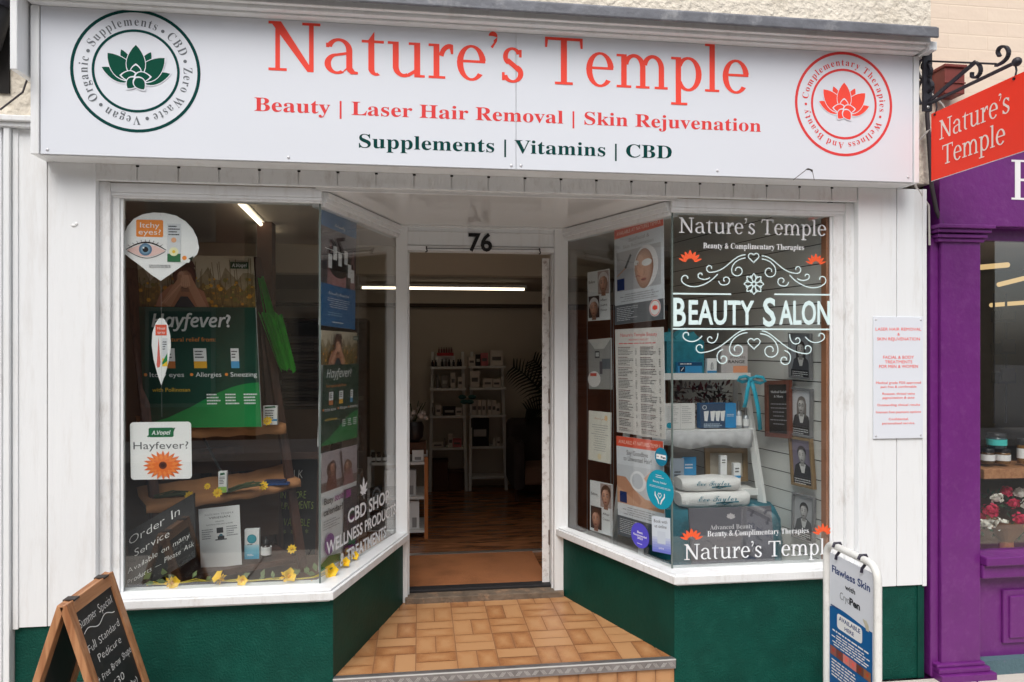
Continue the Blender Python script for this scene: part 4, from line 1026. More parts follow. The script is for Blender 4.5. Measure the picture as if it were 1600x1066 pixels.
def hay_poster(s, big=True):
    """sneezing person in a meadow above a green field of products"""
    y = .70
    s.rect(0, y, 1, 1, pr(196, 182, 158)); s.poly([(0, y), (1, y)] + [(1 - i / 20, y + .19 + .03 * math.sin(i * 1.7) + .02 * math.sin(i * 4.1)) for i in range(21)], FIELD2); s.poly([(0, y), (1, y)] + [(1 - i / 20, y + .12 + .025 * math.sin(i * 2.3)) for i in range(21)], FIELD); stalks(s, .01, y, .99, .99, 34, 3, pr(104, 84, 50)); blooms(s, .02, y, .98, y + .17, 90, 5, [(224, 160, 50), (196, 132, 44), (120, 110, 52), (180, 150, 80)])
    s.poly([(.14, y), (.60, y), (.56, y + .09), (.46, y + .13), (.28, y + .13), (.18, y + .07)], pr(178, 120, 92))
    s.ell(.40, y + .185, .10, HAIR, ry=.085); face(s, .40, y + .165, .07, .06, (204, 150, 120), (92, 50, 40), True); s.poly([(.30, y + .23), (.5, y + .23), (.47, y + .275), (.33, y + .275)], HAIR)
    s.poly([(.19, y + .02), (.27, y), (.41, y + .16), (.37, y + .19)], SKIN); s.poly([(.58, y), (.5, y), (.40, y + .16), (.45, y + .19)], SKIN); s.ell(.405, y + .145, .045, pr(206, 152, 122), ry=.035); [s.stroke([(.37 + .018 * i, y + .12), (.385 + .011 * i, y + .185)], .014, pr(224, 172, 142), True) for i in range(5)]; [s.stroke([(.2 + .02 * i, y + .02), (.385 + .004 * i, y + .15)], .008, pr(222, 168, 138), True) for i in range(2)]
    s.poly([(.30, y), (.48, y), (.42, y + .06), (.36, y + .06)], pr(40, 56, 66))
    s.rect(0, 0, 1, y, PGREEN)
    s.text('Hayfever?', .1, y - .115, .075, CARD, 'italb' if big else 'ital', w=.68)
    s.text('Find natural relief from:', .1, y - .20, .024, ORNG, 'sans', w=.54)
    for x, c in ((.23, (200, 120, 60)), (.50, (236, 176, 50)), (.80, (80, 160, 210))):
        w = .035 if x == .8 else .055
        s.rect(x - w, .345, x + w, .46, CARD); s.rect(x - w, .345, x + w, .385, pr(*c)); s.lines(x - w * .8, .40, x + w * .8, .45, 3, INK, int(x * 100))
    for x, t_, w in ((.03, 'Itchy eyes', .29), (.42, 'Allergies', .22), (.72, 'Sneezing', .23)):
        s.ell(x + .0, .308, .014, ORNG); s.text(t_, x + .035, .295, .026, CARD, 'sans', w=w)
    s.text('with Pollinosan', .08, .21, .022, YELW, 'sans', w=.32)
    s.poly([(.40, .12)] + [(.40 + .6 * i / 10, .12 + .14 * math.sin(math.pi / 2 * i / 10)) for i in range(1, 11)] + [(1, 0), (0, 0), (0, .02), (.2, .06)], BGREEN)
    for x in (.54, .70, .86): s.lines(x, .13, x + .12, .20, 4, CARD, int(x * 50))
    s.rect(.80, .925, .96, .965, pr(20, 70, 44)); s.text('A.Vogel', .815, .935, .02, CARD, 'ital', w=.13)
# big poster standing on the top tier
tl, tr, br, bl = (214, 398), (396, 401), (410, 661), (228, 669)
pl = FR(.50); A_, B_, C_ = hit(*tl, pl), hit(*tr, pl), hit(*bl, pl)
s = sheet(C_, B_ - A_, A_ - C_, CARD); hay_poster(s); tag(s.build('hayfever_poster'), 'large dark green Hayfever poster standing on the wooden shelf in the left window', 'poster')
# things hung inside the glass
def drop(name, label, outline, y, printing, cat='card'):
    pl = FR(y); pts = [hit(*p, pl) for p in outline]
    x0, x1 = min(p.x for p in pts), max(p.x for p in pts); z0, z1 = min(p.z for p in pts), max(p.z for p in pts)
    s = MB(frame((x0, y, z0), (x1 - x0, 0, 0), (0, 0, z1 - z0))); s.W, s.H = x1 - x0, z1 - z0
    n = len(pts); q = [((p.x - x0) / s.W, (p.z - z0) / s.H) for p in pts]
    s.poly(q, CARD, z=0)
    s.add([(a, b, -.002) for a, b in q] + [(a, b, 0) for a, b in q], [tuple(range(n))] + [(i, (i + 1) % n, (i + 1) % n + n, i + n) for i in range(n)], CARD)
    printing(s)
    s.v += []; return tag(s.build(name), label, cat)
def eye(s):
    s.rrect(.18, .64, .53, .89, .02, ORNG); s.text('Itchy', .355, .775, .075, CARD, 'sans', w=.25, align='C'); s.text('eyes?', .355, .675, .075, CARD, 'sans', w=.29, align='C')
    s.poly([(.06 + .5 * i / 16, .44 + .09 * math.sin(math.pi * i / 16)) for i in range(17)] + [(.56 - .5 * i / 16, .44 - .09 * math.sin(math.pi * i / 16)) for i in range(1, 16)], pr(232, 196, 190))
    s.ell(.30, .455, .085, pr(84, 120, 150)); s.ell(.30, .455, .06, pr(120, 156, 180)); s.ell(.30, .455, .038, pr(20, 24, 30)); s.ell(.275, .48, .012, CARD)
    s.stroke([(.05 + .52 * i / 16, .45 + .11 * math.sin(math.pi * i / 16)) for i in range(17)], .02, pr(30, 28, 32), True); s.stroke([(.07 + .49 * i / 16, .43 - .10 * math.sin(math.pi * i / 16)) for i in range(17)], .008, pr(70, 50, 50))
    for i in range(9): x = .12 + .045 * i; s.stroke([(x, .44 + .11 * math.sin(math.pi * (x - .05) / .52)), (x + (x - .3) * .25, .44 + .14 * math.sin(math.pi * (x - .05) / .52) + .02)], .006, pr(30, 28, 32))
    s.rect(.585, .28, .76, .84, pr(214, 216, 220)); s.rect(.585, .28, .76, .40, pr(40, 110, 70)); s.ell(.67, .43, .06, pr(236, 232, 190)); s.ell(.67, .43, .022, YELW); s.lines(.6, .66, .75, .82, 4, INK, 5); s.ell(.67, .60, .035, pr(230, 170, 130))
    s.rrect(.76, .27, .88, .40, .02, CARD); s.ell(.81, .34, .03, ORNG); s.poly([(.86, .33), (.93, .37), (.91, .30)], pr(30, 50, 36)); s.lines(.35, .19, .66, .24, 2, SOFT, 4)
op = [(191, 384), (193, 368), (199, 354), (209, 342), (223, 335), (240, 332), (258, 333), (275, 337), (290, 346), (301, 358), (308, 372), (311, 388), (308, 397), (300, 405), (284, 416), (267, 428), (251, 439), (236, 429), (220, 416), (205, 405), (195, 397)]
drop('pointed_card', 'white drop shaped card with a printed eye hanging at the top of the left window', op, .10, eye)
def nasal(s):
    s.rect(.2, .74, .78, .90, pr(226, 92, 66)); s.text('Nasal', .5, .83, .035, CARD, 'sans', w=.4, align='C'); s.text('spray', .5, .77, .035, CARD, 'sans', w=.4, align='C')
    s.poly([(.26, .30), (.36, .72), (.46, .34), (.42, .27), (.3, .26)], pr(214, 106, 96)); s.rect(.55, .28, .82, .70, pr(212, 214, 218)); s.rect(.55, .28, .82, .40, YELW); s.poly([(.55, .34), (.82, .48), (.82, .36), (.55, .3)], BGREEN); s.lines(.57, .52, .8, .66, 4, INK, 4)
ov = [(252, 602), (246, 585), (240, 562), (237, 540), (238, 520), (243, 505), (249, 497), (256, 498), (262, 508), (266, 525), (267, 542), (264, 562), (259, 582)]
drop('oval_card', 'narrow white leaf shaped card with a red drop hanging before the big poster', ov, .12, nasal)
def flowercard(s):
    s.rrect(.3, .735, .71, .90, .03, pr(14, 104, 66)); s.poly([(.66, .88), (.74, .90), (.7, .80)], pr(14, 104, 66)); s.poly([(.3, .735), (.27, .75), (.33, .8)], pr(14, 104, 66)); s.text('A.Vogel', .505, .78, .07, CARD, 'italb', w=.31, align='C')
    s.text('Hayfever?', .5, .53, .125, pr(70, 74, 78), 'sans', w=.9, align='C')
    for ring, (n, rr_, c) in enumerate(((20, .33, (226, 110, 48)), (16, .27, (240, 136, 62)), (12, .19, (232, 116, 46)))):
        for i in range(n):
            a = 2 * math.pi * (i + .4 * ring) / n; s.petal(.53, .245, .53 + rr_ * math.cos(a), .245 + rr_ * .78 * math.sin(a), .035, pr(*c))
    s.ell(.53, .245, .065, pr(96, 40, 24)); s.ell(.53, .245, .035, pr(60, 26, 20))
pl = FR(.095); a, b, c = hit(203, 660, pl), hit(298.5, 659, pl), hit(204.5, 750, pl); s = MB(frame(c, b - a, a - c)); s.W, s.H = (b - a).length, (a - c).length
s.lift = -.0015; s.rrect(0, 0, 1, 1, .06, CARD); s.lift = 0; s.rrect(0, 0, 1, 1, .06, CARD); flowercard(s); tag(s.build('flower_card'), 'square white rounded card with an orange gerbera under the word Hayfever', 'card')
m = MB(); p = hit(253, 652, FR(.1)); m.tube([p, hit(252, 500, FR(.12)), hit(251, 335, FR(.1)), (p.x, .1, 2.345)], .0004, pr(150, 150, 150), 5); tag(m.build('hanging_thread'), 'thin pale thread holding the three hanging cards in the left window', 'thread')
# green crepe
m = MB(); gm = pm('green_crepe', (70, 206, 62), .55, var=.2, vscale=20); r = random.Random(2)
def fan(a, b, w0, w1, y, n):
    p, q = hit(*a, FR(y)), hit(*b, FR(y)); vs = []
    for i in range(n + 1):
        t = i / n - .5; d = .018 * (1 if i % 2 else -1)
        vs += [(p.x + t * w0, y + d, p.z + r.uniform(-.012, .012)), (q.x + t * w1, y + d * 1.4, q.z + r.uniform(-.02, .02))]
    m.add(vs, [(2 * i, 2 * i + 2, 2 * i + 3, 2 * i + 1) for i in range(n)], gm)
fan((423, 490), (450, 578), .13, .09, .75, 12); fan((408, 434), (424, 500), .03, .06, .77, 6)
tag(m.build('green_crepe'), 'folded bright green crepe paper fan hanging right of the big poster', 'paper fan')

# ladder shelf in the left window
tiers = [((-1.236, .196), (-.648, .517), .585, .30), ((-1.277, .254), (-.688, .697), .93, .24), ((-1.37, .468), (-.745, .653), 1.265, .2)]
t = thing('ladder_shelf', 'dark wooden ladder shelf draped with brown paper standing across the left window', 'shelf', (-.95, .5, .45))
bk = Vector((-.5, .866, 0))
for (x0, y0), (x1, y1), z, dp in tiers:
    m = MB(); a, b = Vector((x0, y0, 0)), Vector((x1, y1, 0)); p = [a, b, b + bk * dp, a + bk * dp]; m.prism([(q.x, q.y) for q in p], z - .032, z - .002, DKWOOD); m.build('shelf_board', t, bevel=.002)
for (a, b) in ((hit(474, 893, ZP(.452)), hit(400, 402, FR(.80))), (Vector((-1.22, .30, .452)), hit(203, 420, FR(.62))), (hit(474, 893, ZP(.452)) + bk * .36, hit(404, 420, FR(.9))), (Vector((-1.36, .6, .452)), hit(215, 420, FR(.72)))):
    m = MB(); m.beam(a, b, .045, .028, LEGWOOD, up=(.6, -.8, 0)); m.build('upright', t, bevel=.002)
m = MB(); m.beam((-1.28, .72, .75), (-.82, 1.02, .75), .03, .05, DKWOOD); m.beam((-1.26, .7, 1.1), (-.84, 1.0, 1.1), .03, .05, DKWOOD); m.build('rail', t)
def paper_on(tier, name, label, hang, curl, seed):
    (x0, y0), (x1, y1), z, dp = tiers[tier]; r = random.Random(seed); a, b = Vector((x0, y0, 0)), Vector((x1, y1, 0)); n = 26; vs = []; fs = []
    f = -bk
    for i in range(n + 1):
        u = a.lerp(b, -.02 + 1.05 * i / n); w = .5 + .5 * math.sin(i * 1.3 + seed) * .6
        rows = [(u + bk * dp, z + .05 + .008 * w), (u + bk * dp * .8, z + .012 + .008 * w), (u + bk * dp * .4, z + .006 + .006 * r.random()), (u + f * .006, z + .004), (u + f * (.014 + .006 * w), z - .012), (u + f * (.012 + .012 * w), z - hang - .01 * w)]
        if curl and i > n - 7: k = (i - n + 7) / 7; rows = [(p + f * .03 * k, zz + .03 * k) for p, zz in rows]
        vs += [(p.x, p.y, zz) for p, zz in rows]
    for i in range(n): fs += [(i * 6 + j, i * 6 + j + 1, i * 6 + j + 7, i * 6 + j + 6) for j in range(5)]
    m = MB(); m.add(vs, fs, PAPER, True); o = m.build(name); sm = o.modifiers.new('thick', 'SOLIDIFY'); sm.thickness = .002
    return tag(o, label, 'paper')
paper_on(2, 'craft_paper', 'brown craft paper draped over the top tier under the big poster', .045, False, 1)
paper_on(1, 'craft_paper', 'crumpled brown craft paper on the middle tier, curled up at its right end', .03, True, 5)
m = MB(); m.prism([(-1.30, .63), (-.80, .86), (-.80, .865), (-1.30, .635)], .62, .90, pm('brown_board', (98, 70, 50), .85, var=.15)); m.prism([(-1.36, .78), (-.80, .92), (-.80, .925), (-1.36, .785)], .98, 1.24, pm('brown_board', (98, 70, 50), .85)); tag(m.build('cardboard_backing'), 'brown cardboard sheets standing behind the tiers of the wooden shelf', 'cardboard')
# goods on the tiers
def carton(px0, py0, px1, py1, y, label, name='carton', cat='box', base=CARD, depth=.03, deco=None, group=None, level=None):
    pl = FR(y); a, b = hit(px0, py1, pl), hit(px1, py0, pl); z0 = a.z if level is None else level
    t = thing(name, label, cat, ((a.x + b.x) / 2, y, z0), group)
    m = MB(); m.box(a.x, y, z0, b.x, y + depth, b.z, base); m.build('body', t, bevel=.0012)
    if deco:
        s = MB(frame((a.x, y - .0003, z0), (b.x - a.x, 0, 0), (0, 0, b.z - z0))); s.W, s.H = b.x - a.x, b.z - z0; deco(s); s.build('printing', t)
    return t
def deco_herb(s): s.rect(.0, .0, 1, .28, pr(150, 190, 90)); s.poly([(.2, .82), (.8, .86), (.75, .95), (.25, .93)], pr(20, 96, 60)); s.lines(.15, .4, .85, .78, 5, INK, 3)
def deco_sea(s):
    for i in range(12): k = i / 12; s.rect(0, .48 - .04 * (i + 1), 1, .48 - .04 * i, pr(int(190 - 170 * k), int(224 - 72 * k), int(236 - 40 * k)))
    s.ell(.5, .68, .32, pr(20, 130, 150)); s.ell(.5, .68, .27, pr(60, 160, 176)); s.lines(.2, .46, .8, .52, 1, INK, 2); s.lines(.2, .1, .8, .18, 2, CARD, 2)
def deco_small(s): s.poly([(.1, .86), (.9, .9), (.85, .98), (.15, .95)], pr(20, 96, 60)); s.lines(.15, .3, .85, .8, 4, INK, 8); s.rect(.5, .2, 1, .3, SKYB)
carton(411, 634, 433, 661, .60, 'small white herbal carton at the right end of the top wooden tier', deco=deco_small, level=1.268)
carton(341, 737, 354, 770, .42, 'slim white herbal carton standing alone on the middle wooden tier', deco=deco_herb)
carton(382, 827, 405, 874, .44, 'white and blue fading carton with teal disc on the bottom wooden tier', deco=deco_sea)
p = hit(416, 869, FR(.46)); t = thing('bottle', 'small black capped bottle with white label beside the blue fading carton', 'bottle', p); k = mpp(p)
m = MB(); m.lathe(p, [(7.5 * k, 0), (8 * k, 2 * k), (8 * k, 13 * k), (4 * k, 18 * k)], pm('amber_dark_glass', (40, 28, 22), .15), 18); m.build('body', t)
m = MB(); m.lathe(p, [(8.2 * k, 3 * k), (8.2 * k, 15 * k)], CARD, 18); m.build('label_band', t); m = MB(); m.lathe(p, [(4.4 * k, 18 * k), (4.4 * k, 24 * k), (1.5 * k, 25 * k), (1.2 * k, 30 * k)], BLACK, 12); m.build('cap', t)
# product sheet
pl = FR(.40); s = sheet_px((310, 796), (374, 789), (314, 890), pl, CARD)
s.text('NATURES TEMPLE', .5, .875, .028, SOFT, 'serifl', w=.72, align='C'); s.text('VIRIDIAN', .5, .815, .035, INK, 'sans', w=.52, align='C'); s.text('HIGH IN', .5, .755, .02, INK, 'sans', w=.2, align='C'); s.text('ELECTROLYTES ZINC & MORE', .5, .71, .018, INK, 'sans', w=.64, align='C')
s.rect(.42, .57, .58, .66, INK); s.ell(.52, .52, .05, pr(60, 120, 140)); s.rect(.44, .47, .6, .52, INK); s.rect(.38, .45, .66, .47, pr(80, 84, 90)); s.lines(.06, .48, .36, .66, 5, SOFT, 3); s.lines(.66, .50, .95, .68, 5, SOFT, 4)
tag(s.build('product_sheet'), 'white printed sheet with a small dark product picture leaning on the bottom wooden tier', 'sheet')
# chalkboards inside
def slate(name, label, tl, tr, bl, y, rows, tiltback=.0, rim=None):
    pl = FR(y); a, b, c = hit(*tl, pl), hit(*tr, pl), hit(*bl, pl); a = a + Vector((0, tiltback, 0)); b = b + Vector((0, tiltback, 0))
    t = thing(name, label, 'chalkboard', (a + b + c * 2) / 4); s = sheet(c, b - a, a - c, CHALK, .012); W, H = s.W, s.H; s.build('board', t)
    if rim:
        s = sheet(c, b - a, a - c); 
        for q in ((0, 0, .06, 1), (.94, 0, 1, 1)): s.box(q[0], q[1], -.02, q[2], q[3], .006, LEGWOOD)
        s.box(.06, .94, -.02, .94, 1, .006, DKWOOD); s.build('board_frame', t)
    s = sheet(c, b - a, a - c); s.lift = .0006
    for k, (tx, x, yy, w, h, mt, rise) in enumerate(rows): s.hand(tx, x, yy, h, mt, w, seed=k + 11, rise=rise)
    s.build('handwriting', t); return t
slate('slate', 'black slate with white handwriting about ordering at the bottom left of the left window', (193, 836), (298, 774), (200, 934), .14,
      [('Order In', .02, .78, .78, .125, CHALKW, .02), ('Service', .1, .56, .54, .105, CHALKW, .0), ('Available on many', .0, .36, .94, .075, CHALKW, 0), ('Products — Please Ask', .0, .19, 1.0, .075, CHALKW, 0), ('Vitamins & Gut Box Options', .12, .07, .82, .045, pr(84, 78, 78), 0)], .05)
slate('framed_chalkboard', 'wood framed chalkboard with yellow green writing behind the wooden shelf', (428, 711), (496, 711), (428, 890), 1.0,
      [('TALK', .12, .77, .5, .075, CHALKW, 0), ('IN STORE', .1, .60, .6, .06, CHALKG, 0), ('SUPPLEMENTS', .06, .505, .82, .06, CHALKG, 0), ('AVAILABLE', .08, .36, .72, .065, CHALKG, 0), ('* * * *', .18, .27, .6, .06, CHALKG, 0)], .12, True)
m = MB(); m.tube([hit(318, 684, FR(.62)), hit(346, 738, FR(.46))], .007, BLACK, 8); tag(m.build('black_rod'), 'thin black rod slanting between the top and middle wooden tiers', 'rod')
# yellow flowers
YEL, YEL2, STEM, LEAFG = pm('yellow_petal', (240, 196, 28), .6, var=.12, vscale=40), pm('yellow_petal_deep', (236, 176, 20), .6), pm('garland_stem', (186, 164, 44), .7), pm('dull_leaf', (96, 112, 70), .7)
def daisy(m, c, r_, nx=(0, -1, .35), n=9, mat=YEL):
    z = Vector(nx).normalized(); x = z.cross(Vector((0, 0, 1))).normalized(); y = x.cross(z)
    for i in range(n):
        a = 2 * math.pi * i / n; d = x * math.cos(a) + y * math.sin(a); e = z.cross(d)
        m.add([c + d * r_ * .15, c + d * r_ * .6 + e * r_ * .26 + z * r_ * .12, c + d * r_ + z * r_ * .02, c + d * r_ * .6 - e * r_ * .26 + z * r_ * .12], [(0, 1, 2, 3)], mat)
    m.ball(c + z * r_ * .1, r_ * .22, YEL2, 5)
def trumpet(m, c, r_, dr):
    d = Vector(dr).normalized(); x = d.cross(Vector((0, 0, 1))).normalized(); y = x.cross(d); n = 10; vs = []
    for j, (q, l) in enumerate(((.15, 0), (.3, .6), (.55, 1.0), (1.0, 1.25))):
        for i in range(n): a = 2 * math.pi * i / n; k = r_ * q * (1 + (.18 if i % 2 else -.1) * (j == 3)); vs.append(c + d * r_ * l + (x * math.cos(a) + y * math.sin(a)) * k)
    m.add(vs, [(j * n + i, j * n + (i + 1) % n, (j + 1) * n + (i + 1) % n, (j + 1) * n + i) for j in range(3) for i in range(n)], YEL, True); m.ball(c + d * r_ * .5, r_ * .3, YEL2, 5)
for px, py, y, r_, lab in ((418, 658, .56, .027, 'yellow daisy head laid at the right end of the top wooden tier'), (340, 770, .36, .026, 'yellow daisy head at the foot of the slim carton on the middle tier'), (296, 775, .33, .025, 'yellow daisy head among dark stems at the left of the middle tier'), (412, 759, .55, .026, 'yellow daisy head at the right of the middle tier near the blue card'), (456, 858, .42, .026, 'yellow daisy head on the ladder upright beside the bottom tier'), (324, 760, .40, .018, 'small yellow bud left of the slim carton on the middle tier')):
    m = MB(); daisy(m, hit(px, py, FR(y)), r_); tag(m.build('daisy'), lab, 'flower', 'loose yellow flower heads on the wooden shelf')
for k, (a, b, lab) in enumerate((((238, 778), (300, 772), 'bundle of dark green stems at the left of the middle wooden tier'), ((352, 768), (408, 757), 'bundle of dark green stems at the right of the middle wooden tier'))):
    r = random.Random(k); m = MB()
    for i in range(16):
        p, q = hit(a[0] + r.uniform(-4, 8), a[1] + r.uniform(-4, 3), FR(.36 + .1 * k)), hit(b[0] + r.uniform(-12, 4), b[1] + r.uniform(-5, 4), FR(.42 + .1 * k)); mid = (p + q) / 2 + Vector((0, r.uniform(-.03, .03), r.uniform(0, .018))); m.tube([p, mid, q], .003, pm('dark_stem', (62, 76, 44), .6), 5)
    tag(m.build('stem_bundle'), lab, 'stems')
m = MB(); m.box(-.82, .60, .945, -.70, .68, .955, pr(40, 70, 120)); m.box(-.83, .61, .956, -.72, .68, .964, pr(30, 50, 90)); tag(m.build('blue_card_stack'), 'small stack of dark blue cards on the right of the middle wooden tier', 'cards')
# garland along the sill
t = thing('flower_garland', 'trailing garland of yellow silk flowers along the left window sill', 'garland', (-.8, .15, .59))
gp = [(229, 921), (238, 928), (262, 921), (285, 917), (305, 920), (330, 914), (352, 913), (375, 916), (392, 917), (420, 911), (445, 912), (468, 915), (490, 916), (505, 900), (520, 888), (540, 880), (556, 874)]
yy = [.12, .13, .12, .13, .15, .14, .13, .12, .12, .13, .12, .12, .13, .17, .25, .36, .46]
G3 = [hit(p[0], p[1], FR(y)) for p, y in zip(gp, yy)]
for p in G3: p.z = max(p.z, .596)
m = MB(); m.tube(G3, .0035, STEM, 6); m.tube([p + Vector((0, .01, .008 * math.sin(i * 2.1))) for i, p in enumerate(G3)], .0025, STEM, 6); m.build('vine', t)
for k, (px, py, y, r_, d) in enumerate(((266, 919, .11, .026, (1, -.9, .2)), (348, 907, .12, .028, (-.7, -.6, .8)), (378, 915, .11, .022, (.3, -1, .1)), (448, 906, .12, .03, (.6, -.7, .5)), (512, 897, .19, .033, (.5, -.8, .2)), (536, 886, .30, .022, (.6, -.6, .4)), (552, 874, .42, .02, (.4, -.8, .3)))):
    m = MB(); c = hit(px, py, FR(y)); c.z = max(c.z, .606); trumpet(m, c, r_, d); daisy(m, c + Vector((-.006, .004, 0)), r_ * 1.1, d, 6); m.build('flower', t)
m = MB(); r = random.Random(9)
for i in range(26):
    a = G3[r.randrange(len(G3))] + Vector((r.uniform(-.05, .05), r.uniform(-.01, .03), r.uniform(.0, .03))); an = r.uniform(0, 6.3); d = Vector((math.cos(an), r.uniform(-.3, .3), abs(math.sin(an)) * .6)).normalized() * r.uniform(.03, .055); e = Vector((-d.z, .3 * d.x, d.x)) * .28
    m.add([a, a + d * .5 + e, a + d, a + d * .5 - e], [(0, 1, 2, 3)], LEAFG)
m.build('leaf', t)
for k, (px, py) in enumerate(((487, 912), (400, 919), (470, 918))): m = MB(); m.ball(hit(px, py, FR(.11)), .011, YEL2, 6, (1, 1, 1.4)); m.build('bud', t)

# ---------------------------------------------------------------- posters on the angled left pane
ps = LG(.02)
def hanger(pl, pxs, y0, y1, label):
    m = MB()
    for px in pxs:
        m.tube([hit(px, y0, pl), hit(px, y1, pl)], .0012, STEEL, 5)
    return tag(m.build('poster_wires'), label, 'wire')
s = sheet_px((502, 321), (557, 347), (499, 508), ps, CARD)
s.rect(0, 0, 1, 1, pr(22, 100, 152)); s.rect(0, .36, 1, .84, pr(96, 84, 86)); r = random.Random(3)
for i in range(7): s.poly([(.05 + .13 * i, .36), (.2 + .13 * i, .36), (.14 + .13 * i, .36 + r.uniform(.2, .4)), (.06 + .13 * i, .36 + r.uniform(.1, .3))], pr(*r.choice([(150, 110, 110), (70, 62, 66), (60, 58, 64), (170, 120, 120)])))
s.ell(.5, .55, .3, pr(28, 26, 30), ry=.12)
for x, y in ((.2, .50), (.33, .58), (.47, .54), (.64, .57), (.75, .46), (.84, .42)): s.rect(x, y, x + .1, y + .12, CARD); s.rect(x + .03, y + .12, x + .07, y + .17, BLACK)
s.rect(.1, .655, .75, .662, CARD); s.text('Naturally', .5, .87, .03, CARD, 'script', w=.3, align='C'); s.text('Naturally Beautiful', .5, .275, .028, CARD, 'script', w=.6, align='C'); s.lines(.15, .16, .85, .25, 5, CARD, 3, .25, centre=True); s.lines(.2, .09, .8, .13, 2, pr(150, 190, 210), 6, .3); s.lines(.32, .03, .68, .05, 1, CARD, 7)
tag(s.build('blue_poster'), 'blue cosmetics poster with white bottles at the top of the angled left pane', 'poster')
s = sheet_px((502, 516), (558, 520), (497, 698), ps, CARD); hay_poster(s, False); tag(s.build('hayfever_poster'), 'small Hayfever poster in the middle of the angled left pane', 'poster')
s = sheet_px((502, 709), (558, 695), (499, 894), ps, CARD)
s.rect(0, .66, 1, 1, pr(176, 164, 168)); s.rect(0, .66, 1, .74, pr(120, 100, 96)); s.ell(.27, .84, .13, HAIR, ry=.07); s.poly([(.12, .66), (.2, .84), (.38, .82), (.42, .66)], pr(112, 62, 50)); face(s, .30, .85, .07, .055, (190, 134, 108), (84, 44, 36), True); s.ell(.72, .82, .12, pr(120, 84, 60), ry=.06); s.poly([(.58, .66), (.62, .80), (.84, .80), (.9, .66)], pr(150, 110, 110)); face(s, .70, .83, .062, .05, (206, 158, 132), (124, 84, 60), True); s.stroke([(.5, .98), (.58, .7)], .03, pr(96, 70, 60))
s.rect(.6, 0, 1, .62, pr(84, 78, 84)); r = random.Random(8)
for i in range(16): s.rect(*(lambda x, y: (x, y, x + .14, y + .05))(r.uniform(.6, .85), r.uniform(.02, .56)), pr(*r.choice([(40, 130, 90), (160, 60, 150), (200, 170, 50), (60, 60, 70), (110, 60, 130)])))
s.text('Busy', .06, .555, .055, INK, 'bold', w=.24); s.text('social', .34, .555, .055, pr(150, 40, 140), 'italb', w=.26); s.text('calendar?', .05, .46, .055, INK, 'bold', w=.52); s.lines(.05, .33, .5, .42, 4, SOFT, 5, .3); s.ell(.22, .2, .13, pr(150, 90, 160)); s.poly([(0, 0), (.6, 0), (.5, .07), (.2, .1), (0, .06)], BGREEN)
tag(s.build('calendar_poster'), 'white Busy social calendar poster at the foot of the angled left pane', 'poster')
hanger(LG(.016), (497.5, 559.5), 345, 890, 'steel wires holding the posters of the angled left pane')
# lettering on the angled left pane (outside face)
pw = LG(-.0045); o_ = hit(503, 900, pw); dl = (LB - LA).normalized()
s = MB(frame(o_, dl, (0, 0, 1))); LET = pm('white_vinyl', (226, 228, 230), .5)
def L2(px, py): p = hit(px, py, pw); return (p - o_).dot(dl), p.z - o_.z
for t_, a, b, ch in (('CBD SHOP', (543.5, 811), (608, 790), 23), ('WELLNESS PRODUCTS', (510, 859), (618, 809), 21), ('& TREATMENTS', (531, 876), (603, 847), 21)):
    p, q = L2(*a), L2(*b); hz = L2(a[0], a[1] - ch)[1] - p[1]; s.text(t_, p[0], (p[1] + q[1]) / 2, hz * .94, LET, 'bold', w=q[0] - p[0])
c = L2(568, 770)
for an, l in ((90, .085), (50, .07), (130, .07), (15, .05), (165, .05), (-20, .03), (200, .03)): s.petal(c[0], c[1], c[0] + l * math.cos(R(an)), c[1] + l * math.sin(R(an)), l * .15, LET)
s.stroke([(c[0], c[1]), (c[0] + .004, c[1] - .035)], .004, LET)
t = thing('window_lettering', 'white vinyl lettering and leaf emblem low on the angled left pane', 'window lettering', o_)
s.build_split('lettering', t, .06)
s = sheet_px((579, 762), (597, 757), (579, 812), LG(.012), BLACK); s.ell(.5, .6, .4, SOFT); s.ell(.5, .6, .32, BLACK); s.ell(.5, .6, .2, SOFT); tag(s.build('round_badge'), 'dark card with round grey badge behind the white lettering of the left pane', 'badge')
m = MB()
for k in range(3): m.beam(hit(561 + k * 2, 868 - k * 4, LG(.10 + .02 * k)), hit(598, 846 - k * 4, LG(.06 + .02 * k)), .025, .02, pm('wood_sticks', (176, 128, 88), .7))
tag(m.build('wood_bundle'), 'bundle of pale wooden sticks lying at the inner foot of the angled left pane', 'wood bundle')

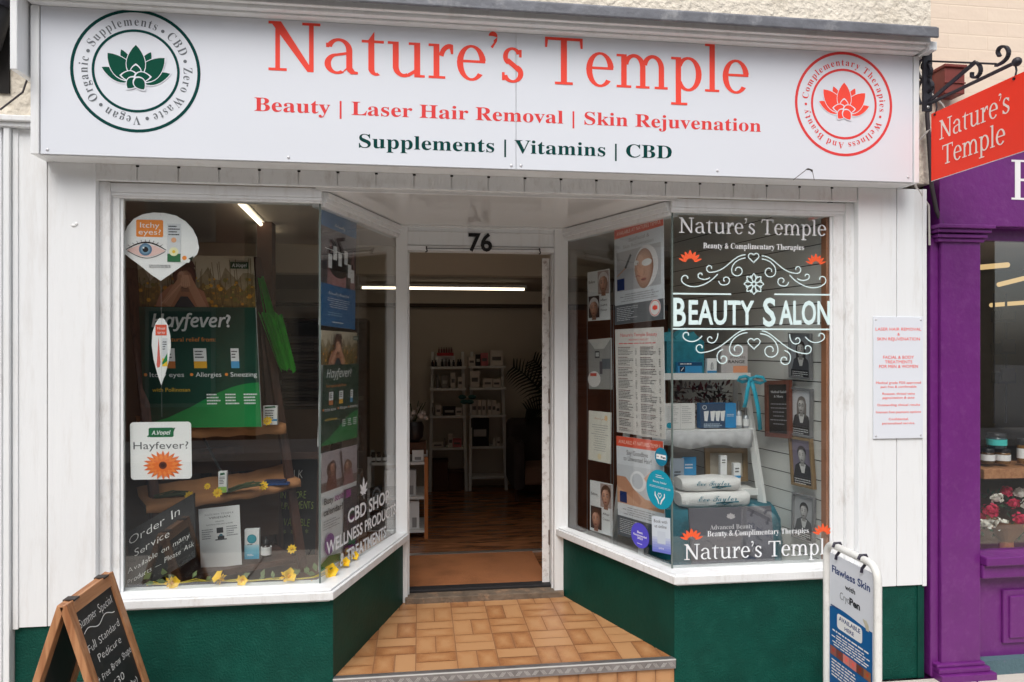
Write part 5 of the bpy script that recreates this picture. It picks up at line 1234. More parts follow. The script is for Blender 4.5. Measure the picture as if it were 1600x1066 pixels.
# ================================================================ right window: posters on the angled pane
pr_ = RG(.02)
def at_temple(s, big):
    s.rect(0, .90, 1, 1, pr(224, 92, 66)); s.text('AVAILABLE AT NATURES TEMPLE', .5, .93, .035, pr(250, 214, 200), 'sans', w=.9, align='C')
def small_print(s):
    s.rect(0, 0, 1, .2, pr(92, 96, 102)); s.lines(.05, .03, .55, .18, 8, pr(200, 202, 206), 3, .35); s.lines(.12, .22, .92, .31, 4, SOFT, 5, .3, centre=True)
s = sheet_px((960, 360), (1036.5, 336), (961, 508), pr_, CARD); at_temple(s, 1); s.rect(0, 0, 1, .9, pr(206, 210, 216)); s.text('SkinFacial &', .52, .835, .036, SOFT, 'sans', w=.42, align='C'); s.text('Skin Rejuvenation', .5, .775, .036, SOFT, 'sans', w=.62, align='C')
s.rect(.05, .34, .95, .75, pr(176, 176, 180)); s.ell(.66, .55, .24, pr(224, 222, 224), ry=.21); face(s, .62, .53, .19, .2, (214, 166, 140), (226, 224, 226), fringe=False, eyes=False, dark=.35); s.ell(.68, .585, .1, CARD, ry=.035); s.ell(.47, .60, .05, CARD, ry=.025); s.stroke([(.50, .6), (.47, .52), (.5, .51)], .012, pr(176, 126, 104)); s.stroke([(.45, .46), (.50, .47), (.55, .455)], .014, pr(170, 96, 90)); s.stroke([(.24, .57), (.36, .70)], .04, INK); s.stroke([(.06, .5), (.24, .57)], .02, pr(190, 150, 130)); s.rect(.06, .35, .22, .47, pr(26, 48, 104)); small_print(s); s.lift += .001; s.ell(.84, .12, .11, CARD); s.annulus(.84, .12, .1, .01, RED2); s.lotus(.84, .115, .055, RED)
tag(s.build('treatment_poster'), 'poster of a face in goggles under an orange heading high on the angled right pane', 'poster')
s = sheet_px((961, 515), (1036.5, 511), (964, 675), pr_, CARD); s.rect(0, 0, 1, 1, pr(212, 208, 204)); s.text("Nature's Temple Beauty", .5, .925, .032, RED2, 'sans', w=.76, align='C'); s.text('TREATMENT PRICE LIST', .5, .885, .016, RED2, 'sans', w=.42, align='C'); s.lines(.08, .85, .94, .87, 1, RED2, 3, .4)
r = random.Random(5)
for x0 in (.06, .54):
    y = .83
    while y > .03:
        h = r.uniform(.05, .1); s.lines(x0, y - .014, x0 + .3, y, 1, pr(120, 90, 90), int(y * 999), .5); s.lines(x0, max(.02, y - h), x0 + .34, y - .016, max(2, int(h / .016)), pr(90, 90, 92), int(y * 777), .4); s.lines(x0 + .37, max(.02, y - h), x0 + .41, y - .016, max(2, int(h / .016)), pr(90, 90, 92), int(y * 555), .4); y -= h + .014
tag(s.build('price_list'), 'pale two column price list in the middle of the angled right pane', 'price list')
s = sheet_px((963, 681), (1036, 690), (966, 835), pr_, CARD); s.rect(0, 0, 1, 1, pr(214, 218, 224)); at_temple(s, 1); s.text('Say Goodbye', .46, .825, .045, INK, 'sans', w=.46, align='C'); s.text('to Unwanted Hair!', .46, .765, .045, INK, 'sans', w=.6, align='C')
s.rect(.0, .33, 1, .72, pr(200, 204, 210)); s.poly([(0, .56), (.3, .52), (.62, .42), (1, .40), (1, .33), (0, .33)], pr(206, 160, 132)); s.poly([(0, .6), (.2, .6), (.55, .40), (.5, .35), (0, .5)], pr(190, 140, 112)); s.ell(.47, .58, .17, pr(232, 234, 238), ry=.1); s.ell(.46, .58, .12, pr(196, 202, 210), ry=.075); s.poly([(.6, .62), (.75, .70), (1, .66), (1, .5), (.72, .54)], pr(214, 168, 144)); s.rect(.06, .34, .22, .45, pr(26, 48, 104)); small_print(s)
tag(s.build('hair_removal_poster'), 'Say Goodbye poster of legs and a white device low on the angled right pane', 'poster')
def faces(s, hair, top, bot):
    s.rect(0, 0, 1, 1, pr(226, 228, 230)); s.rect(.48, .52, .98, .98, pr(168, 150, 146)); face(s, .73, .73, .19, .19, (210, 160, 136), (96, 66, 52) if hair else (216, 212, 212), fringe=True)
    s.rect(.05, .06, .55, .5, pr(70, 56, 54)); face(s, .3, .25, .19, .18, (206, 154, 130), (90, 62, 50) if hair else (212, 208, 208), fringe=True)
    s.text('Before', .08, .76 if not hair else .72, .055, INK, 'sans', w=.3); 
    for k, w_ in enumerate(bot): s.text(w_, .62, .38 - .1 * k, .045, INK, 'sans', w=.3)
s = sheet_px((918, 426), (952, 420), (919, 502), pr_, CARD); faces(s, False, '', ('after', 'just', '1hour')); tag(s.build('comparison_card'), 'upper before and after face card on the angled right pane', 'card')
s = sheet_px((922, 750), (956.5, 757), (922, 828), pr_, CARD); faces(s, True, '', ('After', 'Cryopen')); tag(s.build('comparison_card'), 'lower before and after face card near the sill on the angled right pane', 'card')
s = sheet_px((919, 531), (955, 528), (920, 608), pr_, CARD); s.rect(0, 0, 1, 1, pr(150, 148, 146)); s.poly([(0, 1), (1, 1), (.7, .8), (.3, .8)], pr(196, 194, 190)); s.rect(.3, .62, .5, .76, pr(60, 60, 62)); s.rect(.33, .65, .47, .73, pr(190, 190, 190)); s.rect(.6, .4, .95, .6, pr(100, 104, 110)); s.ell(.25, .2, .28, pr(220, 216, 214), ry=.16); s.rect(.08, .26, .36, .32, pr(206, 90, 76)); s.rect(.5, .3, .62, .55, pr(90, 84, 90)); tag(s.build('room_photo'), 'small photo card of a treatment room on the angled right pane', 'photo')
s = sheet_px((920, 641.5), (955, 645), (919.5, 718), pr_, CARD); s.rect(0, 0, 1, 1, pr(228, 226, 216)); s.text('Thank you', .5, .84, .04, pr(196, 150, 110), 'script', w=.5, align='C'); s.ell(.78, .88, .07, pr(240, 200, 150)); s.lines(.12, .2, .9, .75, 12, SOFT, 4, .22, centre=True); s.ell(.5, .1, .08, pr(236, 220, 180)); tag(s.build('certificate'), 'cream printed certificate below the room photo on the angled right pane', 'certificate')
hanger(RG(.016), (917.5, 954.5, 958.5), 440, 860, 'steel wires holding the posters of the angled right pane')
def disc(px, py, rpx, rpy, mat, label, deco, off, name='round_sticker'):
    pl = RG(off); c = hit(px, py, pl); a = hit(px - rpx, py, pl); b = hit(px, py - rpy, pl); rx, rz = (c - a).length, (b - c).length
    xd = (RA - RB).normalized(); s = MB(frame(c - xd * rx - Vector((0, 0, rz)), xd * 2 * rx, (0, 0, 2 * rz))); s.W, s.H = 2 * rx, 2 * rz
    s.ell(.5, .5, .5, mat, ry=.5, n=40); deco(s); return tag(s.build(name), label, 'sticker')
def d1(s): s.rect(.12, .36, .9, .62, CARD); s.text('Pen', .48, .42, .13, INK, 'heavy', w=.38); s.lines(.15, .42, .45, .56, 1, SOFT, 2, .5)
def d2(s):
    s.text('Beauty Insider', .5, .66, .05, CARD, 'sans', w=.5, align='C'); s.lines(.12, .52, .88, .58, 2, CARD, 4, .3, False); s.lines(.35, .78, .65, .88, 2, CARD, 5, .3)
    for sg_ in (-1, 1): s.stroke([(.5 + sg_ * .03, .12), (.5 + sg_ * .07, .22), (.5 + sg_ * .17, .33), (.5 + sg_ * .17, .42)], .045, CARD, True); s.stroke([(.5, .27), (.5 + sg_ * .07, .36), (.5 + sg_ * .03, .41), (.5, .38)], .02, CARD)
def d3(s): s.text('Best', .5, .58, .09, CARD, 'bold', w=.3, align='C'); s.text('Recommended', .5, .46, .08, CARD, 'bold', w=.72, align='C'); s.text('2023', .5, .35, .08, CARD, 'bold', w=.3, align='C'); s.lines(.35, .14, .65, .2, 1, CARD, 3)
disc(1033, 714, 9.5, 14.5, pr(20, 120, 150), 'small round teal sticker with a white band reading Pen on the right pane', d1, -.005)
disc(1031, 765, 20.5, 30.5, TURQ, 'large round turquoise sticker with white cupped hands on the right pane', d2, -.0045)
disc(1000, 837, 13.5, 19.5, pr(84, 76, 196), 'round violet sticker with white words low on the angled right pane', d3, -.0045)
s = sheet_px((1018.6, 806), (1047.5, 810), (1019.5, 861), RG(-.0045)); 
for i in range(14): s.rect(0, i / 14, 1, (i + 1) / 14, pr(int(110 + 96 * min(1, i / 6)), int(120 + 96 * min(1, i / 6)), int(206 + 20 * min(1, i / 6))))
s.text('Book with', .12, .83, .09, INK, 'sans', w=.72); s.text('us online', .16, .69, .09, INK, 'sans', w=.64); s.rrect(.3, .25, .74, .6, .03, pr(198, 208, 220)); s.text('online', .5, .1, .06, CARD, 'sans', w=.28, align='C')
tag(s.build('booking_sticker'), 'pale blue violet Book with us online sticker beside the glass corner', 'sticker')

# ---------------------------------------------------------------- lettering on the right front pane
YL = GLY - .0045; pf = FR(YL)
LT, WHT = pm('white_vinyl', (226, 228, 230), .5), pm('mint_white_vinyl', (214, 236, 236), .5); ORV = pm('orange_vinyl', (236, 92, 48), .5)
s = MB(frame((0, YL, 0), (1, 0, 0), (0, 0, 1)))
W2 = lambda px, py: (lambda p: (p.x, p.z))(hit(px, py, pf))
Z5 = lambda X, Y: W2(1030 + X / 3.677, 310 + Y / 3.677)
Z6 = lambda X, Y: W2(1030 + X / 3.137, 560 + Y / 3.137)
def wline(t_, a, b, caph, style, mat, name=False):
    h = W2(a[0], a[1] - caph)[1] - W2(*a)[1]; y = (W2(*a)[1] + W2(*b)[1]) / 2
    if name: s.name(W2(*a)[0], y, h, W2(*b)[0] - W2(*a)[0], mat)
    else: s.text(t_, W2(*a)[0], y, h, mat, style, w=W2(*b)[0] - W2(*a)[0])
wline('', (1061, 364.5), (1290.5, 368), 24, '', LT, True); wline('Beauty & Complimentary Therapies', (1098.5, 388), (1256, 391), 8.5, 'serif', LT)
wline('', (1069, 874), (1303, 866.5), 24.5, '', LT, True); wline('Beauty & Complimentary Therapies', (1105, 837), (1263, 834), 8.5, 'serifl', LT)
for X0, X1, Y, B in ((1051, 1142, 459, 0), (1209.5, 1296.5, 460, 0), (1051, 1296.5, 514, 1)):
    a, b = W2(X0, Y), W2(X1, Y); s.rect(a[0], a[1] - .004, b[0], a[1] + .004, WHT)
for t_, X0, X1, cp in (('B', 80, 152, 160), ('EAUTY', 168, 545, 137), ('S', 595, 668, 158), ('ALON', 688, 978, 134)):
    a, b = Z5(X0, 722), Z5(X1, 722); h = Z5(X0, 722 - cp)[1] - a[1]; y = a[1] - (.008 if cp > 150 else 0); s.text(t_, a[0], y, h, WHT, 'bold', w=b[0] - a[0])
def scroll(p0, c0, c1, p1, c, turn):
    P = []
    for i in range(15):
        t = i / 14; u = 1 - t; P.append(tuple(u ** 3 * p0[k] + 3 * u * u * t * c0[k] + 3 * u * t * t * c1[k] + t ** 3 * p1[k] for k in (0, 1)))
    a0 = math.degrees(math.atan2(p1[1] - c[1], p1[0] - c[0])); r0 = math.hypot(p1[0] - c[0], p1[1] - c[1])
    for i in range(1, 25): a = R(a0 + turn * i / 24); rr_ = r0 * (1 - .68 * i / 24); P.append((c[0] + rr_ * math.cos(a), c[1] + rr_ * math.sin(a)))
    return P
SC = [((495, 325), (420, 325), (390, 420), (300, 425), (290, 402), 320), ((495, 343), (440, 348), (405, 390), (417, 428), (450, 415), -350), ((335, 435), (290, 490), (200, 535), (140, 490), (152, 462), 250), ((290, 455), (270, 470), (250, 468), (236, 462), (238, 442), 270), ((340, 475), (348, 500), (360, 500), (380, 497), (380, 470), -330),
      ((495, 756), (430, 755), (370, 880), (240, 887), (234, 858), 300), ((505, 772), (440, 775), (395, 830), (403, 878), (446, 868), -380), ((245, 790), (215, 830), (170, 832), (142, 806), (157, 786), 250), ((335, 775), (335, 820), (310, 835), (294, 830), (293, 808), 270), ((365, 868), (325, 880), (325, 915), (338, 938), (364, 922), -340)]
for q in SC:
    P = scroll(*q)
    s.stroke([Z5(*p) for p in P], .0052, WHT); s.stroke([Z5(1082 - p[0], p[1] + 6) for p in P], .0052, WHT)
for cx, cy, k in ((540, 340, 1), (542, 832, 1.15)):
    P = []
    for i in range(33): a = 2 * math.pi * i / 32; P.append(Z5(cx + k * 1.9 * 16 * math.sin(a) ** 3, cy - k * 1.9 * (13 * math.cos(a) - 5 * math.cos(2 * a) - 2 * math.cos(3 * a) - math.cos(4 * a))))
    s.stroke(P, .0052, WHT)
for i in range(8):
    a = R(90 + 45 * i); c = Z5(541, 493); l = .053; d = (math.cos(a), math.sin(a)); p, q = (c[0] + .008 * d[0], c[1] + .008 * d[1]), (c[0] + l * d[0], c[1] + l * d[1])
    o = []
    for j in range(13): t = j / 12; w_ = .011 * math.sin(math.pi * t); o.append((p[0] + (q[0] - p[0]) * t - d[1] * w_, p[1] + (q[1] - p[1]) * t + d[0] * w_))
    o2 = [(2 * (p[0] + (q[0] - p[0]) * j / 12) - x, 2 * (p[1] + (q[1] - p[1]) * j / 12) - y) for j, (x, y) in enumerate(o)]
    s.stroke(o, .0052, WHT); s.stroke(o2, .0052, WHT); e = R(112.5 + 45 * i); s.ell(c[0] + .042 * math.cos(e), c[1] + .042 * math.sin(e), .004, WHT, n=8)
def winlotus(x0, y0, x1, y1, rot=0):
    a, b = W2(x0, y1), W2(x1, y0); cx, k, h = (a[0] + b[0]) / 2, (b[0] - a[0]) / 2, b[1] - a[1]
    for ang, l, w_ in ((90, 1.0, .17), (62, .95, .15), (118, .95, .15), (38, .98, .13), (142, .98, .13), (14, 1.0, .1), (166, 1.0, .1)):
        s.petal(cx + .3 * k * math.cos(R(ang)), a[1] + (.04 + .26 * math.sin(R(ang))) * h, cx + k * l * math.cos(R(ang)), a[1] + h * (.12 + .88 * l * math.sin(R(ang))), w_ * k * .95, ORV)
for q in ((1058.5, 391, 1096.6, 411), (1257, 396.5, 1290, 414.7), (1061, 824.6, 1098, 845), (1267.5, 816.6, 1301, 836.7)): winlotus(*q)
t = thing('window_lettering', 'white Beauty Salon lettering with scrolls and orange lotuses on the right front pane', 'window lettering', (1.65, YL, .62))
s.build_split('lettering', t, .045)

# ---------------------------------------------------------------- right display
t = thing('ladder_shelf', 'white painted ladder shelf with three tiers in the right window', 'shelf', (1.55, .55, .45))
for z, x0, x1, dp in ((1.53, 1.235, 1.853, .2), (1.215, 1.22, 1.875, .28), (.875, 1.205, 1.895, .36)):
    m = MB(); m.box(x0, .50, z - .03, x1, .50 + dp, z, SHELFW); m.box(x0, .495, z - .032, x1, .503, z + .006, SHELFW); m.build('shelf_board', t, bevel=.002)
for xa, xb in ((1.845, 1.945), (1.235, 1.19)):
    m = MB(); m.beam((xa, .62, 1.66), (xb, .43, .452), .028, .04, SHELFW); m.build('upright', t, bevel=.002); m = MB(); m.beam((xa, .66, 1.66), (xb - .02, .92, .452), .028, .035, SHELFW); m.build('upright', t, bevel=.002)
# tier 1
m = MB(); a, b = hit(1040, 582, FR(.58)), hit(1098, 528, FR(.58)); m.box(a.x, .56, 1.532, b.x, .66, b.z - .02, pm('teal_gift_bag', (30, 128, 146), .5, var=.25, vscale=25)); 
for i in range(7): x = a.x + (b.x - a.x) * (i + .5) / 7; m.add([(x - .03, .61, b.z - .02), (x + .03, .60, b.z - .02), (x + rnd.uniform(-.04, .04), .60, b.z + rnd.uniform(.02, .07)), (x - .015, .63, b.z + .03)], [(0, 1, 2, 3)], pm('teal_tissue', (70, 170, 186), .7))
tag(m.build('gift_bag'), 'teal gift bag with tissue on the top white tier', 'gift bag')
carton(1059, 566, 1097, 582, .525, 'flat light blue box with dark square on the top white tier', base=SKYB, depth=.06, deco=lambda s: (s.rect(.08, .1, .3, .6, pr(20, 50, 80)), s.stroke([(.14, .2), (.24, .5)], .03, CARD), s.rect(0, .66, 1, 1, pr(20, 70, 110)), s.lines(.1, .74, .9, .94, 1, CARD, 2)), level=1.536)
carton(1105, 560, 1120, 582, .53, 'small white and blue carton in the middle of the top white tier', deco=lambda s: (s.rect(0, 0, 1, .15, SKYB), s.stroke([(.4, .25), (.42, .6), (.5, .72), (.58, .6), (.6, .25), (.4, .25)], .07, INK)), level=1.536)
def d_range(s):
    s.rect(0, 0, 1, 1, pr(196, 190, 190)); s.rect(.45, 0, 1, .25, pr(236, 160, 120)); s.text('SKINCARE', .62, .52, .09, pr(90, 80, 80), 'sans', w=.6, align='C'); s.text('RANGE', .58, .35, .11, INK, 'bold', w=.62, align='C'); s.lines(.3, .7, .95, .9, 3, SOFT, 3)
carton(1127, 540, 1168, 582, .54, 'pale box with the word RANGE and an orange corner on the top white tier', base=pr(196, 190, 190), depth=.05, deco=d_range, level=1.536)
# tier 2
def d_leaf(s):
    s.rect(0, 0, 1, 1, pr(222, 220, 218)); s.stroke([(.5, 0), (.5, 1)], .006, SOFT)
    for x in (.06, .55): s.lines(x, .2, x + .38, .9, 9, SOFT, int(x * 99), .3)
    s.ell(.13, .14, .1, TURQ)
carton(1040, 630, 1086, 670, .53, 'open white leaflet of small print on the middle white tier', 'leaflet', 'leaflet', depth=.006, deco=d_leaf, level=1.221)
def d_set(s):
    s.rect(0, 0, .7, 1, pr(44, 72, 104)); s.rect(.7, 0, 1, 1, pr(40, 140, 200)); s.lines(.74, .45, .96, .58, 2, CARD, 3, .3)
    for i, x in enumerate((.12, .3, .44, .58)): s.poly([(x, .3), (x + .08, .28), (x + .12, .7), (x - .02, .68)], CARD)
    s.annulus(.12, .84, .06, .015, CARD, 20); s.lines(.1, .02, .62, .2, 3, pr(190, 206, 220), 7, .5)
carton(1094, 630, 1150, 670, .54, 'blue gift set box picturing four white tubes on the middle white tier', base=pr(40, 120, 180), depth=.05, deco=d_set, level=1.221)
for px, ph, lab in ((1154.5, 42, 'taller grey serum bottle on the middle white tier'), (1165, 31, 'shorter grey serum bottle on the middle white tier')):
    p = hit(px, 669, FR(.54)); p.z = 1.221; k = mpp(p); t = thing('serum_bottle', lab, 'bottle', p, 'pair of serum bottles'); r_ = 4.6 * k
    m = MB(); m.lathe(p, [(r_ * .95, 0), (r_, .003), (r_, ph * k * .6), (r_ * .6, ph * k * .64)], pm('silver_grey', (170, 176, 182), .3, metal=.3), 16); m.build('body', t); m = MB(); m.lathe(p, [(r_ * 1.02, ph * k * .1), (r_ * 1.02, ph * k * .45)], CARD, 16); m.build('label_band', t); m = MB(); m.lathe(p, [(r_ * .55, ph * k * .64), (r_ * .55, ph * k)], STEEL, 12); m.build('cap', t)
# dark dried arrangement between tiers 1 and 2
m = MB(); r = random.Random(6); dk = [pm('dried_dark', (62, 50, 48), .9), pm('dried_red', (110, 46, 52), .9), pm('dried_grey', (120, 112, 112), .9)]
for i in range(220):
    c = Vector((r.uniform(1.50, 1.83), r.uniform(.66, .8), r.uniform(1.23, 1.46))); an = r.uniform(0, 6.3); d = Vector((math.cos(an) * .5, r.uniform(-.3, .3), math.sin(an))).normalized() * r.uniform(.02, .06); e = Vector((-d.z, 0, d.x)) * .2; m.add([c, c + d * .5 + e, c + d, c + d * .5 - e], [(0, 1, 2, 3)], r.choice(dk))
tag(m.build('dried_flowers'), 'dark dried flower arrangement at the back of the middle white tier', 'dried flowers')
# draped liner below tier 2
n = 24; vs = []
for i in range(n + 1):
    x = 1.27 + (1.86 - 1.27) * i / n; w_ = .006 * math.sin(i * 1.9) + .004 * math.sin(i * .7)
    vs += [(x, .505, 1.2155), (x, .487 + w_ * .3, 1.213), (x + .002, .486 + w_, 1.175), (x - .004, .488 + w_ * 1.6, 1.125 + .012 * math.sin(i * .5))]
m = MB(); m.add(vs, [(4 * i + j, 4 * i + 4 + j, 4 * i + 5 + j, 4 * i + 1 + j) for i in range(n) for j in range(3)], pm('pale_lace', (190, 190, 192), .8, var=.12, vscale=30), True); o = m.build('shelf_liner'); o.modifiers.new('thick', 'SOLIDIFY').thickness = .002; tag(o, 'pale grey cloth liner hanging from the front of the middle white tier', 'cloth')
# tier 3
def pic(name, label, tl, tr, bl, pl, frame_mat, deco, w=.06, cat='picture frame', thick=.018):
    a, b, c = hit(*tl, pl), hit(*tr, pl), hit(*bl, pl); s = sheet(c, b - a, a - c); W, H = s.W, s.H; t = thing(name, label, cat, c); k = w * W / H
    for q in ((0, 0, w, 1), (1 - w, 0, 1, 1), (w, 0, 1 - w, k), (w, 1 - k, 1 - w, 1)): s.box(q[0], q[1], -.004, q[2], q[3], thick, frame_mat)
    s.build('border', t, bevel=.0015); s = sheet(c, b - a, a - c); s.box(w * .9, k * .9, -.003, 1 - w * .9, 1 - k * .9, .004, CARD); s.lift = .0045; deco(s); s.build('picture', t); return t
GOLD = pm('gilt_frame', (150, 124, 88), .4, metal=.4, var=.15, vscale=20)
pic('gilt_frame', 'empty gilt frame with cream card standing on the bottom white tier', (1100, 700), (1166, 700), (1101, 752), FR(.62), GOLD, lambda s: s.rect(.06, .06, .94, .94, pr(196, 186, 170)), .11)
carton(1126, 712, 1136, 758, .53, 'tall slim white carton in front of the gilt frame', deco=lambda s: (s.lines(.2, .75, .8, .9, 2, INK, 3), s.rect(0, .33, 1, .4, SKYB)), level=.881)
carton(1146.5, 724, 1157.5, 760, .53, 'shorter slim white carton at the right of the gilt frame', deco=lambda s: (s.rect(0, .4, 1, .5, SKYB), s.lines(.2, .6, .8, .85, 2, INK, 3)), level=.881)
carton(1047, 716, 1069, 758, .545, 'grey folded card standing on the left of the bottom white tier', 'folded_card', 'card', base=pr(150, 160, 172), depth=.006, deco=lambda s: s.lines(.3, .3, .8, .6, 3, INK, 3), level=.881)
carton(1066, 714, 1088, 742, .57, 'bright blue folded card behind the grey card on the bottom white tier', 'folded_card', 'card', base=SKYB, depth=.006, deco=lambda s: s.lines(.2, .6, .8, .8, 2, CARD, 3), level=.881)
m = MB(); a = hit(1042, 757, FR(.52)); m.box(a.x, .51, .881, a.x + .16, .56, .93, SHELFW); tag(m.build('white_block'), 'low white block under the grey folded card', 'block')
# ribbon bow on the right upright
m = MB(); RB_ = pm('turquoise_ribbon', (24, 176, 206), .45); pl = FR(.48)
def ribbon(pts, w, y=.48, flip=0):
    P = [hit(px, py, FR(y - .012 * math.sin(i))) for i, (px, py) in enumerate(pts)]; vs = []
    for i, p in enumerate(P):
        d = P[min(i + 1, len(P) - 1)] - P[max(i - 1, 0)]; a = Vector((-d.z, .0, d.x)).normalized() * w / 2; vs += [p + a, p - a]
    m.add(vs, [(2 * i, 2 * i + 1, 2 * i + 3, 2 * i + 2) for i in range(len(P) - 1)], RB_, True)
ribbon([(1172, 592), (1165, 588), (1156, 590), (1153, 594), (1160, 597), (1173, 594)], .018); ribbon([(1173, 592), (1182, 588), (1192, 590), (1196, 596), (1188, 599), (1173, 595)], .018)
ribbon([(1172, 594), (1168, 610), (1166, 625), (1163, 637)], .022); ribbon([(1174, 594), (1180, 615), (1185, 640), (1188, 672)], .024); m.ball(hit(1173, 593, pl), .013, RB_, 6)
o = m.build('ribbon_bow'); o.modifiers.new('thick', 'SOLIDIFY').thickness = .0015; tag(o, 'turquoise ribbon bow tied to the right upright of the white shelf', 'ribbon')
# ottoman under teal cloth, grey board and towels
m = MB(); rr_ = []
prof = [(1.0, .45), (1.02, .6), (1.0, .74), (.93, .80), (.6, .815), (0, .82)]
c = Vector((1.62, .50, 0)); n = 28; vs = []
for q, z in prof:
    for i in range(n):
        a = 2 * math.pi * i / n; e = 3.2; cx, sx = math.cos(a), math.sin(a); k = (abs(cx) ** e + abs(sx) ** e) ** (-1 / e); wv = 1 + .03 * math.sin(a * 7 + z * 9) * (q > .8)
        vs.append((c.x + .37 * q * k * cx * wv, c.y + .20 * q * k * sx * wv, z))
m.add(vs, [(j * n + i, j * n + (i + 1) % n, (j + 1) * n + (i + 1) % n, (j + 1) * n + i) for j in range(len(prof) - 1) for i in range(n)], TEAL, True); tag(m.build('covered_stool'), 'low stool under a teal cloth behind the grey board in the right window', 'stool')
def d_board(s):
    s.lotus(.5, .83, .055, pr(190, 184, 186)); s.text('Advanced Beauty', .5, .62, .08, pr(216, 212, 214), 'serifl', w=.52, align='C'); s.text('Therapies', .5, .50, .07, pr(190, 186, 190), 'serifl', w=.34, align='C'); s.text('Twist & Tilt', .55, .2, .1, pr(150, 146, 150), 'script', w=.5, align='C')
pl = FR(.22); s = sheet_px((1076, 795), (1205, 791), (1082, 884), pl, pm('grey_board', (92, 90, 98), .4), .012); d_board(s); tag(s.build('grey_board'), 'dark grey display board with white print standing at the foot of the right window', 'board')
def towel(label, px0, px1, pyc, y, h, seed, deco, z0):
    a, b = hit(px0, pyc, FR(y)), hit(px1, pyc, FR(y)); t = thing('rolled_towel', label, 'towel', ((a.x + b.x) / 2, y, z0), 'rolled white towels'); n = 20; L = 16; vs = []; r = random.Random(seed)
    for j in range(L + 1):
        u = j / L; e = (1 - abs(2 * u - 1) ** 6) ** .5 if 0 < u < 1 else 0; k = .82 + .18 * e
        for i in range(n): 
            an = 2 * math.pi * i / n; cz = math.sin(an); cy = math.cos(an); q = (abs(cy) ** 3.6 + abs(cz) ** 3.6) ** (-1 / 3.6)
            vs.append((a.x + (b.x - a.x) * u, y + .07 + .075 * k * q * cy + .003 * math.sin(9 * u + i), z0 + h / 2 + h / 2 * k * q * cz + .002 * math.sin(11 * u + seed)))
    m = MB(); m.add(vs, [(j * n + i, j * n + (i + 1) % n, (j + 1) * n + (i + 1) % n, (j + 1) * n + i) for j in range(L) for i in range(n)], TOWEL, True); m.add(vs[:n], [tuple(range(n))], TOWEL); m.add(vs[-n:], [tuple(range(n))[::-1]], TOWEL)
    for i in range(n): pass
    m.build('roll', t)
    s = MB(frame((a.x + .05 * (b.x - a.x), y - .0085, z0 + h * .12), ((b.x - a.x) * .9, 0, 0), (0, 0, h * .8))); s.W, s.H = (b.x - a.x) * .9, h * .8; deco(s); s.build('embroidery', t); return t
tq = pr(20, 120, 140)
def em(s, ldn):
    s.text('Eve Taylor', .2, .45, .42, tq, 'script', w=.62); s.stroke([(.48, .3), (.6, .36), (.75, .3), (.62, .2), (.55, .33), (.85, .38)], .02, tq)
    if ldn: s.text('LONDON', .62, .05, .12, INK, 'sans', w=.2, align='C'); s.rect(.36, .09, .48, .12, INK); s.rect(.76, .09, .9, .12, INK)
towel('upper rolled white towel with turquoise embroidery on a second towel', 1067, 1158, 756, .36, .075, 1, lambda s: em(s, False), .897)
towel('lower rolled white towel with turquoise embroidery resting on the teal stool', 1066, 1173, 781, .34, .085, 2, lambda s: em(s, True), .812)
# frames on the slat wall
def portrait(bgc, hair, cloth, glasses=False, short=False, caption=True):
    def d(s):
        g1 = pr(*bgc); s.rect(.0, .0, 1, 1, g1); s.poly([(.08, .2), (.92, .2), (.82, .42), (.6, .5), (.4, .5), (.18, .42)], pr(*cloth)); sk = pr(196, 190, 186); hr = pr(*hair)
        s.poly([(.36, .46), (.64, .46), (.56, .28), (.44, .28)], pr(206, 204, 202))
        face(s, .5, .63, .17, .165, (206, 202, 200), hair, not short, True, glasses)
        if caption: s.rect(.0, .0, 1, .2, pr(40, 40, 44)); s.lines(.12, .04, .9, .17, 3, pr(200, 200, 200), 4, .4)
    return d
SILV = pm('grey_frame', (120, 120, 122), .4)
pic('portrait_frame', 'topmost framed portrait with a pale face and caption on the slat wall', (1235, 520), (1269, 521), (1236, 590), SW(.02), SILV, portrait((150, 152, 158), (60, 54, 54), (70, 70, 76)), .06)
pic('portrait_frame', 'framed portrait of a long haired person in glasses beside the brown frame', (1237, 605), (1271, 608), (1236.5, 679), SW(.02), SILV, portrait((206, 206, 210), (120, 112, 108), (60, 60, 66), True), .06)
pic('portrait_frame', 'tilted gilt framed portrait with dark background on the slat wall', (1235, 681), (1270, 686), (1240, 757), SW(.022), GOLD, portrait((120, 112, 130), (60, 56, 60), (44, 44, 50), False, True), .08)
pic('portrait_frame', 'lowest framed portrait of a short haired smiling person on the slat wall', (1241, 768), (1275, 778), (1240, 838), SW(.02), SILV, portrait((170, 170, 172), (40, 38, 40), (90, 90, 92), False, True), .06)
def d_notice(s): s.rect(0, 0, 1, 1, pr(34, 34, 38)); s.text('Medical Facial', .5, .78, .04, CARD, 'serifl', w=.62, align='C'); s.text('& More', .5, .70, .04, CARD, 'serifl', w=.36, align='C'); s.lines(.15, .2, .85, .62, 6, SOFT, 4, .25, centre=True)
pic('brown_frame', 'brown wooden frame holding a black notice on the slat wall', (1198, 595), (1237, 594), (1199, 682), SW(.035), pm('red_brown_wood', (110, 60, 46), .5), d_notice, .11)

